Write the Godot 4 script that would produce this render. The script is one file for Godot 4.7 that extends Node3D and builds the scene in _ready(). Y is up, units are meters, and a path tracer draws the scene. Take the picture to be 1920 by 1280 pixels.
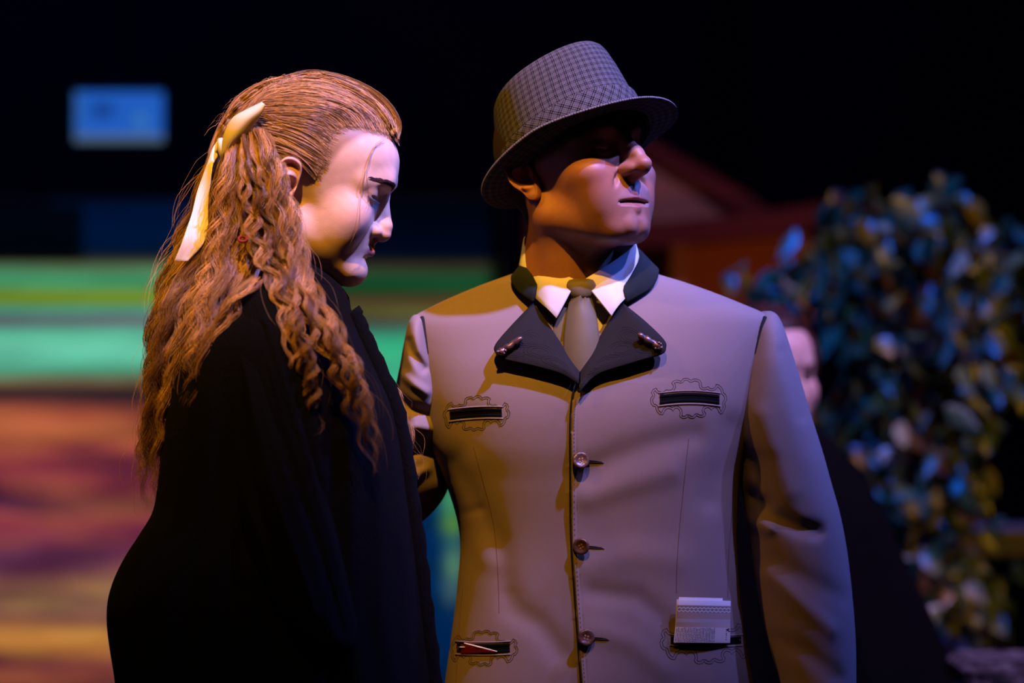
extends Node3D
# Two actors on a dark stage under amber and violet spots, seen through a long lens. Metres, y up, floor at y = 0; the man stands at z = 0.
const CAM_Z := 4.5
const CAM_Y := 1.42
const TANH := 0.098084            # tangent of half the vertical field of view

var rng := RandomNumberGenerator.new()

func _ready() -> void:
	# camera
	var cam := Camera3D.new()
	cam.name = "camera"
	add_child(cam)
	cam.position = Vector3(0, CAM_Y, CAM_Z)
	cam.fov = rad_to_deg(2.0 * atan(TANH))
	var at := CameraAttributesPhysical.new()
	at.frustum_focal_length = 12.0 / TANH
	at.frustum_focus_distance = 4.34
	at.exposure_aperture = 2.7
	at.exposure_shutter_speed = 100.0
	cam.attributes = at
	# sky, exposure
	var we := WorldEnvironment.new()
	we.name = "environment"
	var e := Environment.new()
	e.background_mode = Environment.BG_COLOR
	e.background_color = Color(0, 0, 0)
	e.tonemap_mode = Environment.TONE_MAPPER_LINEAR
	e.tonemap_exposure = 1.0
	e.sdfgi_enabled = true
	e.ssao_enabled = true
	e.ssil_enabled = true
	we.environment = e
	add_child(we)
	# stage lights: amber from the left, violet from the right, blue from the right behind
	stage_light(Vector3(-0.15, 7.27, 4.4), Vector3(-0.3, 1.75, 0.1), Color(1.0, 0.70, 0.20), 95.0, 5.9, "amber stage spotlight hanging above the front of the stage, left of centre")
	stage_light(Vector3(2.6, 7.1, 2.35), Vector3(0.1, 2.15, 0), Color(0.58, 0.57, 1.0), 175.0, 7.5, "violet white stage spotlight hanging high above the right of the stage")
	stage_light(Vector3(4.1, 6.6, 1.5), Vector3(0.36, 1.5, 0), Color(0.52, 0.53, 1.0), 30.0, 5.2, "violet side spotlight hanging far out on the right of the stage")
	stage_light(Vector3(-3.87, 5.45, 2.16), Vector3(0.2, 1.3, 0), Color(1.0, 0.68, 0.18), 10.0, 6.5, "amber side spotlight hanging far out on the left of the stage")
	stage_light(Vector3(2.0, 6.3, 1.4), Vector3(0.66, 1.42, -1.6), Color(0.76, 0.62, 1.0), 62.0, 9.0, "pale violet stage spotlight aimed at the cloaked onlooker")
	stage_light(Vector3(4.0, 4.4, -1.6), Vector3(0.1, 1.5, 0), Color(0.2, 0.4, 1.0), 22.0, 12.0, "blue stage spotlight hanging over the right side behind the man")
	stage_light(Vector3(-1.6, 6.0, -0.9), Vector3(0.78, 1.55, -2.9), Color(0.12, 0.40, 1.0), 46.0, 9.0, "blue stage spotlight aimed at the leafy tree")
	stage_light(Vector3(3.8, 5.6, 0.2), Vector3(1.05, 1.2, -2.9), Color(1.0, 0.72, 0.2), 12.0, 11.0, "amber stage spotlight aimed at the leafy tree")
	stage_light(Vector3(1.6, 5.6, -1.4), Vector3(0.45, 1.6, -4.6), Color(0.9, 0.68, 0.88), 7.0, 15.0, "pink stage spotlight aimed at the cottage")
	stage_light(Vector3(2.0, 1.0, -3.3), Vector3(0.4, 1.4, -4.9), Color(1.0, 0.55, 0.22), 1.2, 20.0, "orange stage spotlight on the right, aimed under the cottage eave")
	stage_light(Vector3(-3.0, 6.5, -4.2), Vector3(-1.2, 3.0, -7.0), Color(0.1, 0.3, 1.0), 5.0, 40.0, "blue stage spotlight washing the black back wall on the left")
	stage()
	man()
	woman()
	backdrop()
# ---------------------------------------------------------------- helpers
func px(x: float, y: float, z: float) -> Vector3:
	var s: float = (CAM_Z - z) * TANH * 2.0 / 1280.0
	return Vector3((x - 960.0) * s, CAM_Y - (y - 640.0) * s, z)

func meta(o: Node, label := "", category := "", group := "", kind := "") -> Node:
	if label: o.set_meta("label", label)
	if category: o.set_meta("category", category)
	if group: o.set_meta("group", group)
	if kind: o.set_meta("kind", kind)
	return o

func numbered(called: String, parent: Node) -> String:
	if not parent.has_node(called): return called
	var k := 1
	while parent.has_node("%s_%03d" % [called, k]): k += 1
	return "%s_%03d" % [called, k]

func thing(called: String, at: Vector3, label: String, category: String, group := "") -> Node3D:
	var o := Node3D.new()
	o.name = numbered(called, self)
	add_child(o, true)
	o.position = at
	meta(o, label, category, group)
	return o

# commits a mesh given in world coordinates under a parent that may be moved
func obj(called: String, m: Mesh, mat: Material, parent: Node3D = null, label := "") -> MeshInstance3D:
	var o := MeshInstance3D.new()
	var p: Node3D = parent if parent else self
	o.name = numbered(called, p)
	o.mesh = m
	o.material_override = mat
	p.add_child(o, true)
	o.transform = world_of(p).affine_inverse()
	if label: o.set_meta("label", label)
	return o

func world_of(n: Node) -> Transform3D:
	var t := Transform3D.IDENTITY
	var k: Node = n
	while k != null and k != self:
		if k is Node3D: t = k.transform * t
		k = k.get_parent()
	return t

func std(c: Color, rough := 0.8, metal := 0.0, spec := 0.5) -> StandardMaterial3D:
	var m := StandardMaterial3D.new()
	m.albedo_color = c
	m.roughness = rough
	m.metallic = metal
	m.metallic_specular = spec
	return m

func noise_tex(size: int, freq: float, octaves := 4, sd := 1, ramp: Gradient = null, type := FastNoiseLite.TYPE_SIMPLEX_SMOOTH) -> NoiseTexture2D:
	var n := FastNoiseLite.new()
	n.seed = sd
	n.noise_type = type
	n.frequency = freq
	n.fractal_octaves = octaves
	var t := NoiseTexture2D.new()
	t.width = size
	t.height = size
	t.seamless = true
	t.noise = n
	if ramp: t.color_ramp = ramp
	return t

func ramp(stops: Array) -> Gradient:
	var g := Gradient.new()
	var o := PackedFloat32Array()
	var c := PackedColorArray()
	for s in stops:
		o.append(s[0])
		c.append(s[1])
	g.offsets = o
	g.colors = c
	return g

func relief(m: StandardMaterial3D, t: Texture2D, scale_cm: float, tiles: float, world := false) -> void:
	m.heightmap_enabled = true
	m.heightmap_texture = t
	m.heightmap_scale = scale_cm
	m.uv1_triplanar = true
	m.uv1_world_triplanar = world
	m.uv1_scale = Vector3.ONE * tiles

func smooth_commit(st: SurfaceTool) -> ArrayMesh:
	st.index()
	st.generate_normals()
	return st.commit()

# one grid of nv rows and nu columns; rows run first
func grid_into(st: SurfaceTool, pts: PackedVector3Array, nu: int, nv: int, closed := false, flip := false, cols := PackedColorArray(), uv_scale := Vector2.ONE) -> void:
	var nc: int = nu if closed else nu - 1
	var has: bool = cols.size() > 0
	for j in nv - 1:
		for i in nc:
			var i2: int = (i + 1) % nu
			var q := [j * nu + i, j * nu + i2, (j + 1) * nu + i2, (j + 1) * nu + i]
			var uu := [Vector2(float(i) / nc, float(j) / (nv - 1)), Vector2(float(i + 1) / nc, float(j) / (nv - 1)), Vector2(float(i + 1) / nc, float(j + 1) / (nv - 1)), Vector2(float(i) / nc, float(j + 1) / (nv - 1))]
			for k in ([0, 2, 1, 0, 3, 2] if flip else [0, 1, 2, 0, 2, 3]):
				if has: st.set_color(cols[q[k]])
				st.set_uv(uu[k] * uv_scale)
				st.add_vertex(pts[q[k]])

# fast grid through an indexed array mesh, normals from the faces
func grid_mesh(pts: PackedVector3Array, nu: int, nv: int, closed := false, flip := false, cols := PackedColorArray(), uvs := PackedVector2Array()) -> ArrayMesh:
	var idx := PackedInt32Array()
	var nc: int = nu if closed else nu - 1
	idx.resize((nv - 1) * nc * 6)
	var w := 0
	for j in nv - 1:
		for i in nc:
			var i2: int = (i + 1) % nu
			var a := j * nu + i
			var b := j * nu + i2
			var c := (j + 1) * nu + i2
			var d := (j + 1) * nu + i
			if flip:
				idx[w] = a; idx[w + 1] = c; idx[w + 2] = b; idx[w + 3] = a; idx[w + 4] = d; idx[w + 5] = c
			else:
				idx[w] = a; idx[w + 1] = b; idx[w + 2] = c; idx[w + 3] = a; idx[w + 4] = c; idx[w + 5] = d
			w += 6
	return tri_mesh(pts, idx, cols, uvs)

func tri_mesh(pts: PackedVector3Array, idx: PackedInt32Array, cols := PackedColorArray(), uvs := PackedVector2Array()) -> ArrayMesh:
	var nrm := PackedVector3Array()
	nrm.resize(pts.size())
	for t in range(0, idx.size(), 3):
		var a := idx[t]
		var b := idx[t + 1]
		var c := idx[t + 2]
		var n := (pts[c] - pts[a]).cross(pts[b] - pts[a])
		nrm[a] += n
		nrm[b] += n
		nrm[c] += n
	for i in nrm.size(): nrm[i] = nrm[i].normalized()
	var arr := []
	arr.resize(Mesh.ARRAY_MAX)
	arr[Mesh.ARRAY_VERTEX] = pts
	arr[Mesh.ARRAY_NORMAL] = nrm
	if cols.size(): arr[Mesh.ARRAY_COLOR] = cols
	if uvs.size(): arr[Mesh.ARRAY_TEX_UV] = uvs
	arr[Mesh.ARRAY_INDEX] = idx
	var m := ArrayMesh.new()
	m.add_surface_from_arrays(Mesh.PRIMITIVE_TRIANGLES, arr)
	return m

# several meshes joined into one
func joined(list: Array) -> ArrayMesh:
	var st := SurfaceTool.new()
	for m in list: st.append_from(m, 0, Transform3D.IDENTITY)
	return st.commit()

func moved(m: Mesh, t: Transform3D) -> ArrayMesh:
	var st := SurfaceTool.new()
	st.append_from(m, 0, t)
	return st.commit()

# a slab: an open grid with thickness, offset along -normal
func slab(pts: PackedVector3Array, nu: int, nv: int, thick: float, flip := false, uvs := PackedVector2Array(), faces_stage_front := false) -> ArrayMesh:
	if faces_stage_front:
		var probe: PackedVector3Array = grid_mesh(pts, nu, nv, false, false).surface_get_arrays(0)[Mesh.ARRAY_NORMAL]
		var sum := 0.0
		for q in probe: sum += q.z
		flip = sum < 0.0
	var front := grid_mesh(pts, nu, nv, false, flip)
	var nr: PackedVector3Array = front.surface_get_arrays(0)[Mesh.ARRAY_NORMAL]
	var all := PackedVector3Array(pts)
	var n := nu * nv
	for i in n: all.append(pts[i] - nr[i] * thick)
	var idx := PackedInt32Array()
	for j in nv - 1:
		for i in nu - 1:
			var q := [j * nu + i, j * nu + i + 1, (j + 1) * nu + i + 1, (j + 1) * nu + i]
			for k in ([0, 2, 1, 0, 3, 2] if flip else [0, 1, 2, 0, 2, 3]): idx.append(q[k])
			for k in ([0, 1, 2, 0, 2, 3] if flip else [0, 2, 1, 0, 3, 2]): idx.append(q[k] + n)
	var rim := []
	for i in nu - 1: rim.append([i, i + 1])
	for j in nv - 1: rim.append([j * nu + nu - 1, (j + 1) * nu + nu - 1])
	for i in range(nu - 1, 0, -1): rim.append([(nv - 1) * nu + i, (nv - 1) * nu + i - 1])
	for j in range(nv - 1, 0, -1): rim.append([j * nu, (j - 1) * nu])
	for e in rim:
		var q := [e[0], e[0] + n, e[1] + n, e[1]]
		for k in ([0, 2, 1, 0, 3, 2] if flip else [0, 1, 2, 0, 2, 3]): idx.append(q[k])
	var uu := PackedVector2Array()
	if uvs.size():
		uu.append_array(uvs)
		uu.append_array(uvs)
	return tri_mesh(all, idx, PackedColorArray(), uu)

func catmull(p: Array, t: float):
	var n := p.size()
	if n == 1: return p[0]
	var f: float = clampf(t, 0.0, 1.0) * (n - 1)
	var i := mini(int(f), n - 2)
	f -= i
	var p0 = p[maxi(i - 1, 0)]
	var p1 = p[i]
	var p2 = p[i + 1]
	var p3 = p[mini(i + 2, n - 1)]
	return 0.5 * ((2.0 * p1) + (p2 - p0) * f + (2.0 * p0 - 5.0 * p1 + 4.0 * p2 - p3) * f * f + (3.0 * p1 - p0 - 3.0 * p2 + p3) * f * f * f)

# value of a table of [key, a, b, ...] rows at a key, smooth
func table(rows: Array, key: float, col := 1) -> float:
	var n := rows.size()
	if key <= rows[0][0]: return rows[0][col]
	if key >= rows[n - 1][0]: return rows[n - 1][col]
	var i := 0
	while rows[i + 1][0] < key: i += 1
	var h: float = rows[i + 1][0] - rows[i][0]
	var f: float = (key - rows[i][0]) / h
	var m0: float = (rows[i + 1][col] - rows[i][col]) / h
	var m1 := m0
	if i > 0: m0 = (rows[i + 1][col] - rows[i - 1][col]) / (rows[i + 1][0] - rows[i - 1][0])
	if i < n - 2: m1 = (rows[i + 2][col] - rows[i][col]) / (rows[i + 2][0] - rows[i][0])
	var f2 := f * f
	var f3 := f2 * f
	return (2.0 * f3 - 3.0 * f2 + 1.0) * rows[i][col] + (f3 - 2.0 * f2 + f) * h * m0 + (-2.0 * f3 + 3.0 * f2) * rows[i + 1][col] + (f3 - f2) * h * m1

# a tube along points; radius a number or an array
func tube(path: Array, radius, sides := 8, caps := true) -> ArrayMesh:
	var pts := PackedVector3Array()
	var n := path.size()
	var side := Vector3.ZERO
	var rad := func(k): return radius[k] if radius is Array else radius
	for k in n:
		var t: Vector3 = (path[mini(k + 1, n - 1)] - path[maxi(k - 1, 0)]).normalized()
		if side == Vector3.ZERO: side = t.cross(Vector3.UP if absf(t.y) < 0.9 else Vector3.RIGHT).normalized()
		side = (side - t * side.dot(t)).normalized()
		var up := t.cross(side)
		for s in sides:
			var a := TAU * s / sides
			pts.append(path[k] + (side * cos(a) + up * sin(a)) * rad.call(k))
	if caps:
		var all := PackedVector3Array()
		for s in sides: all.append(path[0])
		all.append_array(pts)
		for s in sides: all.append(path[n - 1])
		return grid_mesh(all, sides, n + 2, true, true)
	return grid_mesh(pts, sides, n, true, true)

# a profile of (radius, height) turned about y
func lathe(profile: Array, sides := 24, scale := Vector3.ONE) -> ArrayMesh:
	var pts := PackedVector3Array()
	for p in profile:
		for s in sides:
			var a := TAU * s / sides
			pts.append(Vector3(cos(a) * p.x, p.y, sin(a) * p.x) * scale)
	return grid_mesh(pts, sides, profile.size(), true, false)

# a box with chamfered edges
func chamfer_box(c: Vector3, s: Vector3, b := 0.004) -> ArrayMesh:
	var st := SurfaceTool.new()
	st.begin(Mesh.PRIMITIVE_TRIANGLES)
	var h := s / 2.0
	b = minf(b, minf(h.x, minf(h.y, h.z)) * 0.9)
	var hull := func(quad: Array):
		var n: Vector3 = (quad[1] - quad[0]).cross(quad[2] - quad[0])
		var mid: Vector3 = (quad[0] + quad[1] + quad[2] + quad[quad.size() - 1]) / 4.0
		var q: Array = quad.duplicate()
		if n.dot(mid) > 0.0: q.reverse()
		var nn: Vector3 = n.normalized() * (1.0 if n.dot(mid) > 0.0 else -1.0)
		for k in range(1, q.size() - 1):
			for v in [q[0], q[k], q[k + 1]]:
				st.set_normal(nn)
				st.add_vertex(v + c)
	for ax in 3:
		for sg in [-1.0, 1.0]:
			var u := (ax + 1) % 3
			var w := (ax + 2) % 3
			var q := []
			for k in [[-1, -1], [1, -1], [1, 1], [-1, 1]]:
				var p := Vector3.ZERO
				p[ax] = sg * h[ax]
				p[u] = k[0] * (h[u] - b)
				p[w] = k[1] * (h[w] - b)
				q.append(p)
			hull.call(q)
			for sg2 in [-1.0, 1.0]:
				var e := []
				for k in [-1, 1]:
					var p := Vector3.ZERO
					p[ax] = sg * h[ax]
					p[u] = sg2 * (h[u] - b)
					p[w] = k * (h[w] - b)
					e.append(p)
				for k in [1, -1]:
					var p := Vector3.ZERO
					p[ax] = sg * (h[ax] - b)
					p[u] = sg2 * h[u]
					p[w] = k * (h[w] - b)
					e.append(p)
				hull.call(e)
	for sx in [-1.0, 1.0]:
		for sy in [-1.0, 1.0]:
			for sz in [-1.0, 1.0]:
				hull.call([Vector3(sx * h.x, sy * (h.y - b), sz * (h.z - b)), Vector3(sx * (h.x - b), sy * h.y, sz * (h.z - b)), Vector3(sx * (h.x - b), sy * (h.y - b), sz * h.z)])
	return st.commit()

func hash1(i: int) -> float:
	return float((i * 1103515245 + 12345 ^ (i * 2654435)) & 0xFFFF) / 65535.0

func seg_dist(p: Vector3, a: Vector3, b: Vector3) -> float:
	var ba := b - a
	var h := clampf((p - a).dot(ba) / maxf(ba.length_squared(), 1e-12), 0.0, 1.0)
	return (p - a - ba * h).length()

func path_dist(p: Vector3, path: Array) -> float:
	var d := 1e9
	for k in path.size() - 1: d = minf(d, seg_dist(p, path[k], path[k + 1]))
	return d

func subdivide(path: Array, n: int) -> Array:
	var o := []
	for k in n: o.append(catmull(path, float(k) / (n - 1)))
	return o
# ---------------------------------------------------------------- heads
# A head in its own axes: face to +z, up +y, eye level at y = 0, ear canals at z = 0. Masses are ellipsoids and tapered capsules joined by a smooth minimum.
var pk := PackedInt32Array()      # kind: 0 ellipsoid, 1 capsule
var pa := PackedVector3Array()
var pb := PackedVector3Array()
var pr := PackedVector3Array()
var pq := PackedFloat32Array()    # blend width
var ps := PackedFloat32Array()    # +1 joins, -1 cuts
var pdir := PackedVector3Array()
var pcos := PackedFloat32Array()
const HC := Vector3(0, -0.015, 0.01)

func prims_clear() -> void:
	pk.clear(); pa.clear(); pb.clear(); pr.clear(); pq.clear(); ps.clear(); pdir.clear(); pcos.clear()

func prim(kind: int, a: Vector3, b: Vector3, r: Vector3, k: float, s: float) -> void:
	pk.append(kind); pa.append(a); pb.append(b); pr.append(r); pq.append(k); ps.append(s)
	var mid := a if kind == 0 else (a + b) / 2.0
	var reach: float = (maxf(r.x, maxf(r.y, r.z)) if kind == 0 else maxf(r.x, r.y) + (a - b).length() / 2.0) + k * 1.2 + 0.004
	var d := mid - HC
	pdir.append(d.normalized())
	pcos.append(-1.0 if reach >= d.length() * 0.98 else cos(asin(reach / d.length())))

func ell(c: Vector3, r: Vector3, k := 0.01, s := 1.0, mirror := true) -> void:
	prim(0, c, c, r, k, s)
	if mirror and absf(c.x) > 1e-5: prim(0, Vector3(-c.x, c.y, c.z), c, r, k, s)

func cap(a: Vector3, b: Vector3, ra: float, rb: float, k := 0.01, s := 1.0, mirror := true) -> void:
	prim(1, a, b, Vector3(ra, rb, 0), k, s)
	if mirror and (absf(a.x) > 1e-5 or absf(b.x) > 1e-5) and absf(a.x + b.x) > 1e-6: prim(1, Vector3(-a.x, a.y, a.z), Vector3(-b.x, b.y, b.z), Vector3(ra, rb, 0), k, s)

func field(p: Vector3, act: PackedInt32Array) -> float:
	var d := 1.0
	for n in act:
		var e: float
		if pk[n] == 0:
			var q := p - pa[n]
			var r := pr[n]
			var k0 := (q / r).length()
			var k1 := (q / (r * r)).length()
			e = k0 * (k0 - 1.0) / maxf(k1, 1e-6)
		else:
			var ba := pb[n] - pa[n]
			var v := p - pa[n]
			var h := clampf(v.dot(ba) / ba.length_squared(), 0.0, 1.0)
			e = (v - ba * h).length() - lerpf(pr[n].x, pr[n].y, h)
		var k := pq[n]
		if ps[n] > 0.0:
			var h := maxf(k - absf(d - e), 0.0) / k
			d = minf(d, e) - h * h * k * 0.25
		else:
			e = -e
			var h := maxf(k - absf(d - e), 0.0) / k
			d = maxf(d, e) + h * h * k * 0.25
	return d

func ray_out(dir: Vector3) -> Vector3:
	var act := PackedInt32Array()
	for n in pk.size():
		if dir.dot(pdir[n]) >= pcos[n]: act.append(n)
	var t := 0.29 if dir.y < -0.5 else 0.16
	for k in 14:
		var d := field(HC + dir * t, act)
		t -= d * 0.9
		if absf(d) < 0.00015: break
	return HC + dir * maxf(t, 0.02)

func warp(t: float, a: float) -> float:
	return a * t + (1.0 - a) * t * t * t

# rows by latitude, columns by longitude, both closest together on the face
func head_points(nu: int, nv: int) -> PackedVector3Array:
	var out := PackedVector3Array()
	for j in nv:
		var lat := PI / 2.0 * warp(lerpf(-0.9995, 0.9995, float(j) / (nv - 1)), 0.6)
		for i in nu:
			var lon := PI * warp(-1.0 + 2.0 * float(i) / nu, 0.45)
			out.append(ray_out(Vector3(sin(lon) * cos(lat), sin(lat), cos(lon) * cos(lat))))
	return out

# presses a groove (depth > 0) or raises a ridge along a path, on both sides of the face
func stroke(pts: PackedVector3Array, path: Array, radius: float, depth: float, mirror := true, dir := Vector3.ZERO) -> void:
	for side in ([1.0, -1.0] if mirror else [1.0]):
		var p := []
		var lo := Vector3.ONE * 9.0
		var hi := -lo
		for v in path:
			var q := Vector3(v.x * side, v.y, v.z)
			p.append(q)
			lo = lo.min(q)
			hi = hi.max(q)
		var reach := radius * 2.6
		var box := AABB(lo, hi - lo).grow(reach)
		for i in pts.size():
			if not box.has_point(pts[i]): continue
			var d := path_dist(pts[i], p)
			if d > reach: continue
			var g := exp(-d * d / (radius * radius))
			var out := (pts[i] - HC).normalized() if dir == Vector3.ZERO else Vector3(dir.x * side, dir.y, dir.z)
			pts[i] -= out * g * depth

# the outer ear in its own axes: x forward, y up, z out of the head
func ear_mesh(s: float) -> ArrayMesh:
	var nu := 56
	var nr := 26
	var outline := [Vector2(0.006, 0.020), Vector2(0.002, 0.0285), Vector2(-0.008, 0.0315), Vector2(-0.0175, 0.027), Vector2(-0.0215, 0.015), Vector2(-0.0195, 0.002), Vector2(-0.0145, -0.010), Vector2(-0.010, -0.020), Vector2(-0.0055, -0.0285), Vector2(0.0005, -0.0305), Vector2(0.005, -0.026), Vector2(0.0065, -0.016), Vector2(0.0068, -0.004), Vector2(0.0066, 0.009), Vector2(0.006, 0.020)]
	var mid := Vector2(-0.004, 0.002)
	var pts := PackedVector3Array()
	for j in nr:
		var f := float(j) / (nr - 1)
		for i in nu:
			var o: Vector2 = catmull(outline, float(i) / nu)
			var dirn := (o - mid).length()
			var p: Vector2
			var z: float
			var ang := float(i) / nu
			if f <= 0.72:
				var g := f / 0.72
				p = mid.lerp(o, g * 0.98)
				# the bowl, the inner rim and the rolled outer rim
				var bowl := -0.0125 * exp(-pow((p - Vector2(-0.0025, -0.001)).length() / 0.0082, 4.0))
				var anti := 0.0042 * exp(-pow((absf((p - Vector2(-0.002, -0.002)).length() - 0.0135)) / 0.0028, 2.0)) * smoothstep(0.004, -0.006, p.x) * smoothstep(-0.022, -0.012, p.y)
				var rimv := 0.0048 * exp(-pow((g - 0.93) / 0.085, 2.0)) * smoothstep(-0.026, -0.006, p.y) * (0.3 + 0.7 * smoothstep(0.007, 0.002, p.x))
				var groove := -0.0034 * exp(-pow((g - 0.73) / 0.09, 2.0)) * smoothstep(-0.014, 0.0, p.y) * smoothstep(0.004, -0.004, p.x)
				var tragus := 0.0055 * exp(-pow((p - Vector2(0.0052, -0.003)).length() / 0.0042, 2.0))
				var lobe := 0.0025 * exp(-pow((p - Vector2(-0.001, -0.024)).length() / 0.006, 2.0))
				var notch := 0.003 * exp(-pow((p - Vector2(-0.0045, -0.0125)).length() / 0.0035, 2.0))
				z = bowl + anti + rimv + groove + tragus + lobe + notch
			else:
				var g := (f - 0.72) / 0.28
				p = mid.lerp(o, 0.98 + 0.05 * sin(g * PI) - 0.42 * g * g)
				z = 0.0044 * (1.0 - g) * smoothstep(-0.026, -0.006, p.y) - 0.0135 * g
			# turned out towards its back edge
			z += -p.x * 0.42 + 0.002
			pts.append(Vector3(p.x, p.y, z) * s)
	return grid_mesh(pts, nu, nr, true, true)
func woman_prims() -> void:
	prims_clear()
	ell(Vector3(0, 0.022, 0.0), Vector3(0.072, 0.088, 0.094), 0.01)
	ell(Vector3(0, 0.034, 0.052), Vector3(0.058, 0.052, 0.0615), 0.02)
	ell(Vector3(0, -0.035, 0.052), Vector3(0.056, 0.082, 0.052), 0.02)
	# jaw, chin, cheeks
	cap(Vector3(0.044, -0.066, 0.014), Vector3(0.014, -0.098, 0.086), 0.017, 0.0165, 0.025)
	ell(Vector3(0, -0.0985, 0.0925), Vector3(0.0185, 0.0165, 0.0175), 0.012)
	ell(Vector3(0.040, -0.034, 0.0715), Vector3(0.022, 0.024, 0.026), 0.02)
	ell(Vector3(0.037, -0.056, 0.062), Vector3(0.020, 0.026, 0.024), 0.02)
	# brow and eyes
	cap(Vector3(-0.020, 0.018, 0.0975), Vector3(0.020, 0.018, 0.0975), 0.0115, 0.0115, 0.018)
	cap(Vector3(0.020, 0.015, 0.0995), Vector3(0.044, 0.011, 0.078), 0.0105, 0.009, 0.016)
	ell(Vector3(0.031, -0.002, 0.116), Vector3(0.0185, 0.0115, 0.018), 0.012, -1.0)
	ell(Vector3(0.031, -0.0005, 0.0865), Vector3(0.0135, 0.0125, 0.0135), 0.006)
	# nose
	cap(Vector3(0, -0.004, 0.1055), Vector3(0, -0.032, 0.1165), 0.0068, 0.0078, 0.011)
	cap(Vector3(0, -0.037, 0.1155), Vector3(0, -0.0435, 0.1165), 0.0098, 0.0102, 0.006)
	ell(Vector3(0.0125, -0.0435, 0.1055), Vector3(0.0072, 0.0078, 0.0098), 0.005)
	cap(Vector3(0, -0.048, 0.116), Vector3(0, -0.0525, 0.103), 0.0048, 0.0045, 0.005)
	ell(Vector3(0.0068, -0.0535, 0.1085), Vector3(0.0036, 0.0045, 0.0062), 0.003, -1.0)
	# mouth
	ell(Vector3(0, -0.065, 0.0805), Vector3(0.028, 0.025, 0.0255), 0.012)
	cap(Vector3(0, -0.0562, 0.1045), Vector3(0.0235, -0.0620, 0.0905), 0.0052, 0.0030, 0.005)
	cap(Vector3(0, -0.0690, 0.1055), Vector3(0.0215, -0.0670, 0.0905), 0.0070, 0.0034, 0.005)
	# neck
	cap(Vector3(0, -0.07, -0.012), Vector3(0, -0.19, -0.026), 0.049, 0.052, 0.03)
	cap(Vector3(0.05, -0.045, -0.015), Vector3(0.014, -0.18, 0.022), 0.010, 0.009, 0.02)

func woman_strokes(p: PackedVector3Array) -> void:
	stroke(p, [Vector3(0, -0.0618, 0.108), Vector3(0.012, -0.0622, 0.1035), Vector3(0.0265, -0.0650, 0.0890)], 0.0016, 0.0044)
	stroke(p, [Vector3(0.0260, -0.0650, 0.089), Vector3(0.0295, -0.0730, 0.084)], 0.003, 0.0026)
	stroke(p, [Vector3(0.0165, -0.0390, 0.1), Vector3(0.0245, -0.0490, 0.0940), Vector3(0.0310, -0.0600, 0.0860), Vector3(0.0340, -0.0700, 0.0800)], 0.0030, 0.0050)
	stroke(p, [Vector3(0.0205, -0.0385, 0.1), Vector3(0.0195, -0.0475, 0.1)], 0.0018, 0.0022)
	stroke(p, [Vector3(0, -0.0815, 0.109), Vector3(0.014, -0.0815, 0.104)], 0.004, 0.0022)
	stroke(p, [Vector3(0, -0.0525, 0.108), Vector3(0, -0.0555, 0.1085)], 0.002, 0.0012)
	# eyes almost shut: the slit, the fold of the lid, the lid edge, the bag
	stroke(p, [Vector3(0.0185, -0.0045, 0.0945), Vector3(0.024, -0.0055, 0.0985), Vector3(0.031, -0.0062, 0.0995), Vector3(0.039, -0.0045, 0.096), Vector3(0.0455, -0.0015, 0.0875)], 0.0013, 0.0032)
	stroke(p, [Vector3(0.0185, 0.0060, 0.098), Vector3(0.025, 0.0085, 0.0985), Vector3(0.034, 0.0085, 0.0965), Vector3(0.043, 0.0050, 0.0885)], 0.002, 0.0022)
	stroke(p, [Vector3(0.021, -0.0125, 0.1), Vector3(0.031, -0.0155, 0.0985), Vector3(0.041, -0.0135, 0.0915)], 0.003, 0.0013)
	# knitted brow
	stroke(p, [Vector3(0.0085, 0.016, 0.115), Vector3(0.007, 0.006, 0.115)], 0.0022, 0.0014)

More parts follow.
